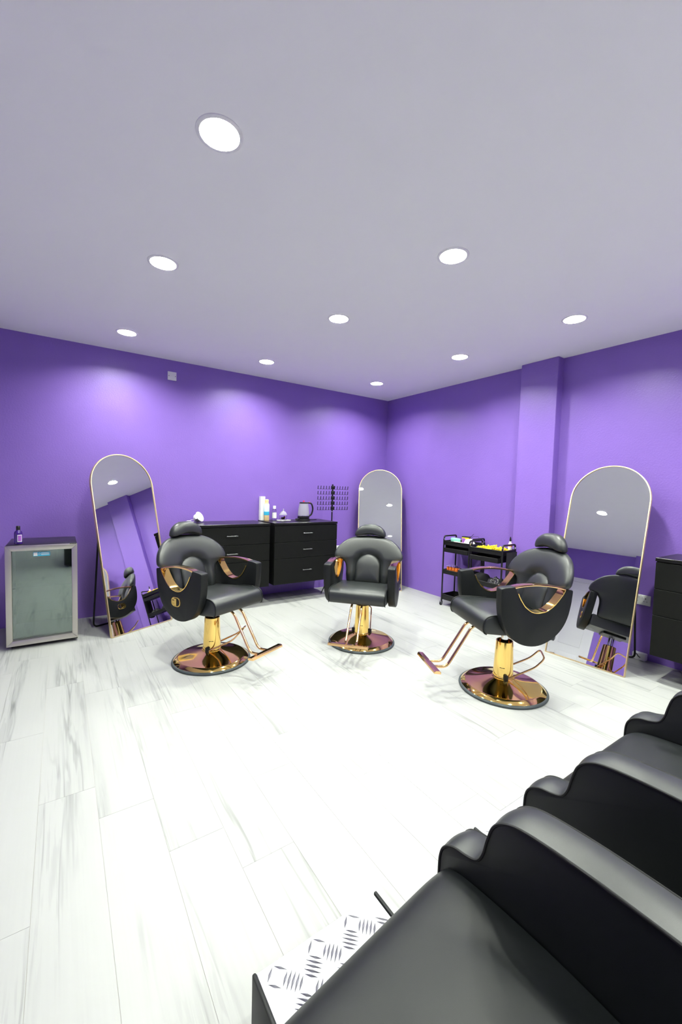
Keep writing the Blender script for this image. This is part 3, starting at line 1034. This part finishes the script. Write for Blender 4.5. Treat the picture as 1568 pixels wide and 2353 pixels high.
t = thing('electric_kettle', 'glass electric kettle with black handle and red knob on the drawers', 'kettle', (-1.545, -0.165, ZR), math.radians(-20))
part('power_base', lathe([(0.0, 0.0), (0.082, 0.0), (0.086, 0.004), (0.084, 0.016), (0.070, 0.024), (0.0, 0.024)], 30), BLACKP, t, 40)
part('kettle_foot', lathe([(0.0, 0.025), (0.078, 0.025), (0.079, 0.030), (0.076, 0.062), (0.0, 0.062)], 30), BLACKP, t, 40)
part('kettle_band', lathe([(0.0772, 0.056), (0.0778, 0.060), (0.0772, 0.064)], 30, False), CHROME, t, 40)
part('glass_body', lathe([(0.075, 0.062), (0.073, 0.11), (0.066, 0.17), (0.056, 0.225), (0.054, 0.225), (0.063, 0.17), (0.070, 0.11), (0.072, 0.064)], 30, False), KETG, t, 60, 'clear glass jug')
part('water', lathe([(0.0, 0.0645), (0.0695, 0.0645), (0.0685, 0.11), (0.0625, 0.155), (0.0, 0.155)], 30), WATER, t, 40)
part('lid', lathe([(0.0, 0.222), (0.058, 0.222), (0.058, 0.232), (0.050, 0.240), (0.0, 0.242)], 30), BLACKP, t, 40)
part('lid_knob', lathe([(0.0, 0.240), (0.010, 0.240), (0.013, 0.252), (0.009, 0.262), (0.0, 0.263)], 14), RED, t, 60, 'red lid knob')
part('handle', xf(tube(fillet([(0.050, 0, 0.232), (0.105, 0, 0.228), (0.128, 0, 0.15), (0.106, 0, 0.075), (0.074, 0, 0.055)], 0.035, 6), 0.0105, 10), Matrix.Diagonal((1, 1.3, 1, 1))), BLACKP, t, 60)
part('lid_button', box(0.066, 0.085, -0.009, 0.009, 0.236, 0.245, 0.003, 2), RED, t, 40, 'red lid release button')
part('cord', tube(smooth_open([(0.075, 0.02, 0.006), (0.12, 0.03, 0.010), (0.17, 0.07, 0.006), (0.20, 0.11, 0.005)], 20), 0.0035, 6), BLACKP, t, 60)
t = thing('power_plug', 'black mains plug lying on the drawers left of the kettle', 'plug', (-1.645, -0.19, ZR), math.radians(15))
part('plug_body', box(-0.026, 0.020, -0.022, 0.022, 0.0, 0.026, 0.007, 3), BLACKP, t)
part('plug_pin', join(box(-0.044, -0.025, -0.012, -0.007, 0.011, 0.015), box(-0.044, -0.025, 0.007, 0.012, 0.011, 0.015), box(-0.048, -0.025, -0.003, 0.003, 0.018, 0.022)), CHROME, t, 0, 'metal pins')

# ------------------------------------------------------------------ hair rack on a tripod, right of the drawers
t = thing('braiding_hair_rack', 'black peg rack for braiding hair on a tripod beside the black drawers', 'rack', (-1.137, -0.235, 0), math.radians(0))
part('pole', join(tube([(0, 0, 0.10), (0, 0, 1.12)], 0.009, 10)), BLACKM, t, 60)
part('upper_pole', join(tube([(0, 0, 1.10), (0, 0, 1.475)], 0.011, 10)), BLACKM, t, 60)
part('collar', lathe([(0.012, 1.095), (0.013, 1.097), (0.013, 1.107), (0.012, 1.109)], 14), CHROME, t, 40, 'chrome collar')
for a in (205, 325, 85):
    c_, s_ = math.cos(math.radians(a)), math.sin(math.radians(a))
    rr_ = 0.225 if a != 85 else 0.19
    part('leg', tube([(c_ * 0.012, s_ * 0.012, 0.22), (c_ * rr_, s_ * rr_, 0.010)], 0.007, 8), BLACKM, t, 60)
pegme = None
for r_ in range(5):
    zb_ = 1.408 - 0.0705 * r_
    bar = part('rail', join(tube(smooth_open([(-0.21 + 0.42 * k / 8, -0.012 - 0.01 * math.sin(math.pi * k / 8), zb_) for k in range(9)], 20), 0.0024, 6), box(-0.022, 0.022, -0.018, 0.010, zb_, zb_ + 0.046, 0.003, 1)), BLACKM, t, 60)
    for k in range(12):
        x = -0.243 + 0.486 * k / 11
        yy = -0.014
        if pegme is None:
            g = tube([(0, 0, -0.002), (0, -0.002, 0.020), (0, -0.006, 0.044)], 0.0045, 6)
            o = part('peg', g, BLACKM, bar, 60)
            pegme = o.data
        else:
            o = bpy.data.objects.new('peg', pegme)
            COL.objects.link(o)
            o.parent = bar
        o.location = (x, yy, zb_)
    part('rail_end', join(tube([(-0.245, -0.014, zb_), (-0.2, -0.013, zb_)], 0.002, 5), tube([(0.2, -0.013, zb_), (0.245, -0.014, zb_)], 0.002, 5)), BLACKM, bar, 60)


# ------------------------------------------------------------------ trolleys
TL, TD, TH = 0.41, 0.25, 0.815


def tray(z0, z1, wall=0.004):
    hx, hy = TD / 2, TL / 2
    r_ = 0.02
    return join(box(-hx, hx, -hy, hy, z0, z0 + wall, 0.0015, 1), box(-hx, -hx + wall, -hy, hy, z0, z1, 0.0015, 1), box(hx - wall, hx, -hy, hy, z0, z1, 0.0015, 1),
                box(-hx + wall, hx - wall, -hy, -hy + wall, z0, z1, 0.0015, 1), box(-hx + wall, hx - wall, hy - wall, hy, z0, z1, 0.0015, 1),
                box(-hx - 0.004, hx + 0.004, -hy - 0.004, -hy + 0.004, z1 - 0.012, z1, 0.002, 1), box(-hx - 0.004, hx + 0.004, hy - 0.004, hy + 0.004, z1 - 0.012, z1, 0.002, 1),
                box(-hx - 0.004, -hx + 0.004, -hy - 0.004, hy + 0.004, z1 - 0.012, z1, 0.002, 1), box(hx - 0.004, hx + 0.004, -hy - 0.004, hy + 0.004, z1 - 0.012, z1, 0.002, 1))


def trolley(label, x, y, yaw, drawer_open=0.03):
    t = thing('salon_trolley', label, 'trolley', (x, y, 0), yaw, 'black rolling salon trolleys')
    hx, hy = TD / 2, TL / 2
    for sx in (-1, 1):
        for sy in (-1, 1):
            px, py = sx * (hx - 0.002), sy * (hy - 0.002)
            part('post', tube([(px, py, 0.055), (px, py, TH + 0.02)], 0.0095, 10), BLACKP, t, 60)
            ca = part('caster', xf(lathe([(0.0, -0.009), (0.017, -0.009), (0.0215, -0.005), (0.0215, 0.005), (0.017, 0.009), (0.0, 0.009)], 18), Matrix.Translation((px - 0.012, py, 0.0215)) @ Matrix.Rotation(math.radians(80), 4, 'X')), BLACKP, t, 40)
            part('fork', join(box(px - 0.022, px + 0.006, py - 0.013, py - 0.010, 0.018, 0.052), box(px - 0.022, px + 0.006, py + 0.010, py + 0.013, 0.018, 0.052), box(px - 0.022, px + 0.008, py - 0.013, py + 0.013, 0.048, 0.054)), CHROME, ca, 0, 'chrome fork')
    for (a, b_) in ((TH - 0.055, TH), (0.40, 0.455), (0.075, 0.145)):
        part('tray', tray(a, b_), BLACKP, t, 30)
    # shallow drawer hung under the top tray, pulled towards the room
    dr = part('drawer', xf(join(box(-hx + 0.0, hx - 0.03, -hy + 0.03, hy - 0.03, TH - 0.135, TH - 0.130), box(-hx, -hx + 0.004, -hy + 0.03, hy - 0.03, TH - 0.135, TH - 0.085, 0.001, 1),
                                 box(hx - 0.034, hx - 0.03, -hy + 0.03, hy - 0.03, TH - 0.135, TH - 0.085), box(-hx, hx - 0.03, -hy + 0.03, -hy + 0.034, TH - 0.135, TH - 0.085), box(-hx, hx - 0.03, hy - 0.034, hy - 0.03, TH - 0.135, TH - 0.085)), Matrix.Translation((-drawer_open, 0, 0))), BLACKP, t, 30)
    part('drawer_runner', join(box(-hx + 0.01, hx - 0.01, -hy + 0.018, -hy + 0.028, TH - 0.10, TH - 0.052), box(-hx + 0.01, hx - 0.01, hy - 0.028, hy - 0.018, TH - 0.10, TH - 0.052)), BLACKP, t, 0)
    for sy in (-1, 1):
        py = sy * (hy - 0.002)
        h = part('handle', tube(fillet([(-hx + 0.002, py, TH + 0.01), (-hx + 0.010, py, TH + 0.055), (hx - 0.010, py, TH + 0.055), (hx - 0.002, py, TH + 0.01)], 0.035, 6), 0.0095, 10), BLACKP, t, 60)
        for sx in (-1, 1):
            part('joint_sleeve', tube([(sx * (hx - 0.003), py, TH + 0.008), (sx * (hx - 0.006), py, TH + 0.028)], 0.0105, 10), CHROME, h, 60, 'chrome joint sleeve')
    return t


T1 = (-0.148, -1.690, 0.05)
T2 = (-0.285, -2.185, 0.05)
trolley('black three tier salon trolley with white towel on top, left of its pair', *T1)
trolley('black three tier salon trolley heaped with yellow rods, behind the right chair', *T2)


def on(T, lx, ly, z):
    c_, s_ = math.cos(T[2]), math.sin(T[2])
    return (T[0] + c_ * lx - s_ * ly, T[1] + s_ * lx + c_ * ly, z)


zt1 = TH - 0.051
TRAYF = TH - 0.051
t = thing('foam_block', 'mint green sponge block lying in the left trolley top tray', 'sponge', on(T1, -0.035, 0.095, zt1), -0.25)
part('block', box(-0.030, 0.030, -0.062, 0.062, 0.040, 0.085, 0.006, 2), MINT, t, 40)
part('block_core', box(-0.026, 0.026, -0.055, 0.055, 0.0, 0.040, 0.004, 2), MINT, t, 40)
t = thing('hair_product_box', 'yellow carton with black top standing in the left trolley top tray', 'box', on(T1, 0.06, 0.01, zt1), 0.3)
part('carton', box(-0.03, 0.03, -0.045, 0.045, 0.0, 0.100, 0.0015, 1), YEL, t, 30)
part('carton_lid', box(-0.031, 0.031, -0.046, 0.046, 0.100, 0.112, 0.0015, 1), BLACKP, t, 30, 'black carton top')
part('printed_panel', box(-0.0308, -0.0302, 0.0, 0.042, 0.01, 0.09), PURL, t, 0, 'violet printed panel')
t = thing('folded_towel', 'crumpled white towel on the left trolley top tray', 'towel', on(T1, -0.045, -0.12, zt1), -0.2)
tw = [(-0.062, 0.0), (-0.05, 0.045), (-0.02, 0.075), (0.01, 0.098), (0.035, 0.092), (0.06, 0.06), (0.065, 0.0)]
part('towel_fold', extrude(tw, -0.045, 0.045, 'yz', 0.012, 3), WHITEG, t, 60)
part('towel_corner', xf(extrude([(-0.07, 0.0), (-0.055, 0.03), (0.03, 0.055), (0.05, 0.0)], -0.052, -0.040, 'yz', 0.004, 2), Matrix.Translation((0, 0, 0))), WHITEG, t, 60)
t = thing('pink_rod', 'pale pink rod lying along the front of the left trolley top tray', 'rod', on(T1, -0.098, -0.02, zt1), 0.02)
part('rod_shaft', tube([(0, -0.06, 0.046), (0, 0.09, 0.046)], 0.007, 8), mat('pale_pink', (0.85, 0.62, 0.62), 0.5, var=0.03), t, 60)
part('rod_sleeve', box(-0.006, 0.006, -0.055, 0.085, 0.0, 0.043, 0.002, 1), WHITEG, t, 30)
t = thing('black_wire', 'black loop of wire sticking up from the left trolley', 'wire', on(T1, 0.03, -0.08, zt1), 0.0)
part('wire_loop', tube(smooth_open([(0.0, 0.045, 0.0), (-0.02, 0.03, 0.06), (0.0, -0.015, 0.135), (0.01, -0.03, 0.155)], 20), 0.0028, 6), BLACKP, t, 60)
part('wire_arc', tube(smooth_open([(0.0, 0.03, 0.0), (0.02, 0.0, 0.11), (0.03, -0.05, 0.128), (0.03, -0.09, 0.115), (0.03, -0.10, 0.02)], 24), 0.0018, 6), BLACKP, t, 60)
t = thing('clear_pouch', 'clear plastic bag with purple print in the left trolley', 'bag', on(T1, 0.035, -0.085, zt1), 0.1)
part('pouch', xf(pillow(smooth_closed([(-0.03, 0.0), (0.03, 0.0), (0.033, 0.06), (0.01, 0.085), (-0.025, 0.075)], 24), (0, 0.04), 0.02, 0.02, lambda u, v, d: (d, u, v), 2.5, 6), Matrix.Identity(4)), KETG, t, 60)
# orange clips on the middle tray
t0 = None
for k in range(8):
    loc = on(T1, -0.075 + 0.01 * (k % 2), 0.165 - 0.023 * k, 0.404)
    if t0 is None:
        t0 = thing('section_clip', 'orange hair clip in the row on the left trolley middle tray', 'hair clip', loc, T1[2], 'orange hair clips in a row')
        part('jaw', box(-0.012, 0.012, -0.0085, 0.0085, 0.0, 0.085, 0.003, 2), ORANGE, t0, 40)
        part('spring', tube([(-0.013, 0, 0.05), (0.013, 0, 0.05)], 0.004, 8), CHROME, t0, 60)
    else:
        c = copy_tree(t0)
        c.location = loc
t = thing('clear_film', 'crumpled clear film over the orange clips on the left trolley', 'film', on(T1, -0.055, 0.11, 0.490), 0.1)
part('film', pillow(smooth_closed([(-0.07, -0.03), (0.0, -0.035), (0.07, -0.03), (0.072, 0.03), (0.0, 0.04), (-0.06, 0.03)], 30), (0, 0), 0.022, 0.002, lambda u, v, d: (v, u, d + 0.006 * math.sin(u * 140 + v * 90)), 2.2, 6), GLASS, t, 60)
for k, (lx, ly) in enumerate(((-0.06, -0.125), (-0.06, -0.17))):
    loc = on(T1, lx, ly, 0.404)
    if k == 0:
        sb = thing('spray_bottle', 'pink spray bottle on the left trolley middle tray, left of two', 'bottle', loc, 0, 'pink spray bottles')
        part('bottle_body', lathe([(0.0, 0.0), (0.018, 0.0), (0.019, 0.003), (0.019, 0.075), (0.010, 0.088), (0.0, 0.089)], 16), PINK, sb, 40)
        part('sprayer', lathe([(0.0, 0.088), (0.011, 0.088), (0.011, 0.104), (0.006, 0.112), (0.0, 0.113)], 14), WHITEP, sb, 40, 'white sprayer')
    else:
        c = copy_tree(sb)
        c.location = loc
        c['label'] = 'pink spray bottle on the left trolley middle tray, right of two'

# yellow rods heaped in the second trolley
rod0 = None
for k in range(90):
    lx = R.uniform(-0.095, 0.095)
    ly = R.uniform(-0.165, 0.125)
    lay = k / 90.0
    hgt = 0.012 + 0.066 * lay * (1 - 0.35 * abs(ly + 0.02) / 0.16)
    loc = on(T2, lx * (1 - 0.3 * lay), ly, TH - 0.051 + hgt)
    if rod0 is None:
        rod0 = thing('perm_rod', 'yellow perm rod in the heap on the right trolley top tray', 'perm rod', loc, 0, 'yellow perm rods in the heap')
        part('rod_body', lathe([(0.0, -0.036), (0.008, -0.036), (0.008, -0.031), (0.0055, -0.029), (0.0048, 0.0), (0.0055, 0.029), (0.008, 0.031), (0.008, 0.036), (0.0, 0.036)], 10), YEL, rod0, 40)
        o = rod0
    else:
        o = copy_tree(rod0)
        o.location = loc
    o.rotation_euler = (math.radians(90 + R.uniform(-18, 18)), R.uniform(0, 3), R.uniform(0, math.pi))
t = thing('oil_bottle', 'pink and white bottle with black nozzle in the right trolley', 'bottle', on(T2, 0.085, -0.165, TH - 0.051))
b = part('bottle_body', lathe([(0.0, 0.0), (0.021, 0.0), (0.022, 0.003), (0.022, 0.10), (0.017, 0.118), (0.010, 0.125), (0.0, 0.126)], 18), mat('clear_pink', (0.86, 0.42, 0.60), 0.2, var=0.05), t, 40)
part('label', lathe([(0.0224, 0.050), (0.0224, 0.098)], 18, False), WHITEG, b, 40, 'white label')
part('label_mark', lathe([(0.0227, 0.082), (0.0227, 0.094)], 18, False), ORANGE, b, 40, 'orange mark')
part('collar', lathe([(0.0, 0.124), (0.012, 0.124), (0.012, 0.138), (0.0, 0.139)], 14), WHITEP, t, 40)
part('nozzle', lathe([(0.0, 0.138), (0.011, 0.138), (0.009, 0.165), (0.004, 0.186), (0.0, 0.187)], 14), BLACKP, t, 40, 'black nozzle')
t = thing('curling_brush', 'black round brush lying at the left end of the right trolley', 'brush', on(T2, 0.015, 0.165, TH - 0.02), math.radians(85))
part('barrel', xf(lathe([(0.0, -0.075), (0.020, -0.070), (0.023, -0.04), (0.023, 0.03), (0.018, 0.05), (0.010, 0.055), (0.009, 0.10), (0.0, 0.105)], 16), Matrix.Rotation(math.radians(90), 4, 'Y')), BLACKP, t, 40)
part('bristle_ring', xf(join(*[lathe([(0.022, -0.06 + 0.018 * q), (0.027, -0.057 + 0.018 * q), (0.022, -0.054 + 0.018 * q)], 16, False) for q in range(6)]), Matrix.Rotation(math.radians(90), 4, 'Y')), BLACKM, t, 40)
# black bag on the middle tray, cape on the end
t = thing('plastic_bag', 'shiny crumpled black plastic bag on the right trolley middle tray', 'bag', on(T2, -0.015, -0.085, 0.404), T2[2])


def crumple(u, v, d):
    return (v, u, d * (1 + 0.22 * math.sin(u * 61 + 1) * math.cos(v * 73)) + 0.007 * math.sin(u * 210 + v * 150) * math.cos(v * 260 - u * 90))


part('bag', pillow(smooth_closed([(-0.10, -0.07), (0.0, -0.085), (0.09, -0.07), (0.10, 0.03), (0.03, 0.085), (-0.08, 0.07)], 90), (0, 0), 0.085, 0.0, crumple, 2.0, 26), BAG, t, 25)
t = thing('folded_cape', 'folded black cape lying behind the plastic bag on the right trolley', 'cape', on(T2, 0.0, 0.120, 0.404), T2[2])
part('fold', xf(pillow(smooth_closed([(-0.09, -0.08), (0.09, -0.085), (0.10, 0.07), (-0.10, 0.08)], 40), (0, 0), 0.11, 0.0, lambda u, v, d: (u, v * 0.9, d + 0.004 * math.sin(v * 90)), 2.4, 9), Matrix.Identity(4)), CLOTH, t, 60)
t = thing('hanging_cape', 'black salon cape draped over the near end of the right trolley', 'cape', on(T2, 0.015, -TL / 2 - 0.022, 0), T2[2])
V, F = [], []
nu, nv = 14, 10
for j in range(nv + 1):
    z = TH - 0.02 - 0.40 * j / nv
    for i in range(nu + 1):
        u = i / nu
        V.append(Vector((-0.10 + 0.20 * u, -0.006 * math.sin(u * 20) * (j / nv) - 0.003, z - 0.02 * math.sin(u * 3.1) * j / nv)))
for j in range(nv):
    for i in range(nu):
        a = j * (nu + 1) + i
        F.append([a, a + 1, a + nu + 2, a + nu + 1])
nb = len(V)
V += [v + Vector((0, 0.004, 0)) for v in V]
F += [[q + nb for q in f[::-1]] for f in F]
part('cape_panel', (V, F), CLOTH, t, 60)

# white adaptor behind the right mirror
t = thing('cable_box', 'white cable box with black lead on the floor behind the right mirror', 'box', (-0.032, -3.548, 0.0), math.radians(-90))
part('box_body', box(-0.05, 0.05, -0.026, 0.026, 0.0, 0.062, 0.006, 2), WHITEP, t)
part('lead', tube(smooth_open([(-0.030, -0.028, 0.052), (-0.012, -0.029, 0.050), (-0.002, -0.029, 0.034), (0.012, -0.028, 0.026)], 14), 0.003, 6), BLACKP, t, 60)


# ------------------------------------------------------------------ shampoo chairs (foreground)
def shampoo_chair(label, xc, foot_c, hw=0.30, yc=-4.31, rz=0.0, fy=0.0, skew=0.0):
    t = thing('shampoo_chair', label, 'chair', (xc, yc, 0), rz, 'black shampoo chairs in a row')
    # plinth under the seat
    part('plinth', box(-hw + 0.005, hw - 0.005, -0.66, -0.06, 0.0, 0.36, 0.01, 2), VINYLS, t)
    # seat cushion: a grid with a rounded front and sagging top
    V, F = [], []
    nx, prof = 28, smooth_open([(-0.10, 0.33), (-0.045, 0.335), (-0.010, 0.37), (0.002, 0.43), (-0.003, 0.475), (-0.022, 0.507), (-0.058, 0.526), (-0.13, 0.537), (-0.25, 0.545), (-0.40, 0.548), (-0.55, 0.548), (-0.68, 0.550)], 44)
    for (y, z) in prof:
        for i in range(nx + 1):
            u = -1 + 2 * i / nx
            x = hw * u
            e = max(0.0, (abs(u) - 0.72) / 0.28)
            drop = 0.012 * e ** 2.2
            top = min(1.0, max(0.0, (z - 0.40) / 0.12))
            crown = 0.016 * (1 - u * u) * top * min(1.0, max(0.0, (-y - 0.02) / 0.2))
            # soft sag creases running back from the right front corner
            d1 = (u - 0.62) + 1.1 * (y + 0.10)
            crease = 0.007 * math.exp(-(d1 / 0.10) ** 2) * min(1, max(0, (-y - 0.10) / 0.12)) * top
            bulge = 0.003 * (1 - u * u)
            V.append(Vector((x, y - skew * (1 - u) / 2 + bulge * (1 if y > -0.12 else 0.0) * max(0, 1 + y / 0.12), z + crown - drop * top - crease)))
    w = nx + 1
    for j in range(len(prof) - 1):
        for i in range(nx):
            F.append([j * w + i, j * w + i + 1, (j + 1) * w + i + 1, (j + 1) * w + i])
    # closed underside and ends
    k = len(prof) - 1
    low = len(V)
    for i in range(nx + 1):
        V.append(Vector((V[k * w + i].x, V[k * w + i].y, 0.33)))
    for i in range(nx):
        F.append([k * w + i, k * w + i + 1, low + i + 1, low + i])
        F.append([low + i, low + i + 1, i + 1, i])
    for i in (0, nx):
        F.append([j * w + i for j in range(k + 1)] + [low + i])
    bm = bmesh.new()
    bv = [bm.verts.new(v) for v in V]
    for f in F:
        try:
            bm.faces.new([bv[i] for i in f])
        except ValueError:
            pass
    part('seat', bm_out(bm), SEATV, t, 70)
    # arms: stepped side panels
    prof = smooth_open([(0.005, 0.30), (0.005, 0.46), (0.002, 0.515), (-0.012, 0.543), (-0.038, 0.560), (-0.075, 0.568), (-0.103, 0.580), (-0.118, 0.606), (-0.127, 0.645), (-0.140, 0.685), (-0.164, 0.710), (-0.205, 0.726), (-0.29, 0.735), (-0.40, 0.738), (-0.55, 0.735), (-0.70, 0.722)], 72)
    poly = prof + [(-0.74, 0.70), (-0.74, 0.05), (0.0, 0.05)]
    for s in (-1, 1):
        a0, a1 = (hw + 0.004, hw + 0.094) if s > 0 else (-hw - 0.094, -hw - 0.004)
        arm = part('armrest', extrude(poly, a0, a1, 'yz', 0.005, 2), VINYLS, t, 40)
        # top gusset, softly crowned, between the two seams
        V, F = [], []
        nn = 8
        for i, (y, z) in enumerate(prof):
            p0, p1 = Vector(prof[max(0, i - 1)]), Vector(prof[min(len(prof) - 1, i + 1)])
            tn = (p1 - p0).normalized()
            no = Vector((tn.y, -tn.x))
            if no.y < 0 and i > 6:
                no = -no
            if i <= 6 and no.x < 0:
                no = -no
            for q in range(nn + 1):
                u = q / nn
                h = 0.002 + 0.005 * math.sin(math.pi * u)
                V.append(Vector((a0 + 0.003 + (a1 - a0 - 0.006) * u, y + no.x * h, z + no.y * h)))
        for i in range(len(prof) - 1):
            for q in range(nn):
                F.append([i * (nn + 1) + q, i * (nn + 1) + q + 1, (i + 1) * (nn + 1) + q + 1, (i + 1) * (nn + 1) + q])
        part('arm_pad', (V, F), VINYL, arm, 70)
        for e in (a0 + 0.001, a1 - 0.001):
            part('piping', tube([(e, y, z) for y, z in prof], 0.0035, 6), DARK, arm, 60, 'black seam piping')
    # backrest and basin (behind the frame's edge)
    part('backrest', xf(box(-hw + 0.01, hw - 0.01, -0.10, 0.04, 0.0, 0.50, 0.035, 4), Matrix.Translation((0, -0.74, 0.52)) @ Matrix.Rotation(math.radians(28), 4, 'X')), VINYL, t)
    part('basin', lathe([(0.10, 0.60), (0.20, 0.66), (0.27, 0.80), (0.285, 0.90), (0.265, 0.90), (0.245, 0.81), (0.18, 0.70), (0.0, 0.68)], 32), CER, t, 40).location = (0, -1.32, 0)
    part('basin_pedestal', box(-0.13, 0.13, -1.46, -1.14, 0.0, 0.64, 0.02, 2), VINYLS, t)
    # footrest box with tread plate
    fx = foot_c - xc
    f = part('footrest', join(box(fx - 0.200, fx + 0.200, -0.05, 0.262 + fy, 0.012, 0.150, 0.004, 2), box(fx - 0.207, fx - 0.196, -0.05, 0.268 + fy, 0.0, 0.160, 0.004, 2), box(fx + 0.196, fx + 0.207, -0.05, 0.268 + fy, 0.0, 0.160, 0.004, 2)), VINYLS, t)
    part('tread_plate', box(fx - 0.195, fx + 0.195, -0.05, 0.266 + fy, 0.1505, 0.1545, 0.001, 1), ALU, f, 30, 'shiny aluminium tread plate')
    V, F = [], []
    cs = 0.060
    for iy in range(7):
        for ix in range(8):
            cx_, cy_ = fx - 0.182 + ix * cs, -0.03 + iy * cs
            ang = math.radians(45 if (ix + iy) % 2 else -45)
            ca, sa = math.cos(ang), math.sin(ang)
            for q in range(5):
                oy = (q - 2) * 0.0108
                ln = 0.025 if q in (1, 2, 3) else 0.019
                b0 = len(V)
                ring = [(-ln, 0, 0), (0, -0.0038, 0), (ln, 0, 0), (0, 0.0038, 0), (0, 0, 0.0024), (-ln * 0.5, 0, 0.0020), (ln * 0.5, 0, 0.0020)]
                ok = True
                pts = []
                for (a, b_, c_) in ring:
                    X, Y = cx_ + ca * a - sa * (b_ + oy), cy_ + sa * a + ca * (b_ + oy)
                    if abs(X - fx) > 0.192 or Y > 0.262 + fy or Y < -0.05:
                        ok = False
                    pts.append(Vector((X, Y, 0.1544 + c_)))
                if not ok:
                    continue
                V += pts
                F += [[b0 + x_ for x_ in f_] for f_ in ([0, 1, 5], [1, 4, 5], [1, 6, 4], [1, 2, 6], [2, 3, 6], [3, 4, 6], [3, 5, 4], [3, 0, 5])]
    tp = part('tread_pattern', (V, F), ALU, f, 60)
    tp['kind'] = 'stuff'
    return t


shampoo_chair('black padded shampoo chair nearest the camera at the bottom edge', -3.767, -3.612, 0.325, -4.31, 0.0, 0.010, 0.082)
shampoo_chair('black padded shampoo chair at the right edge, farther from the camera', -2.672, -2.735)
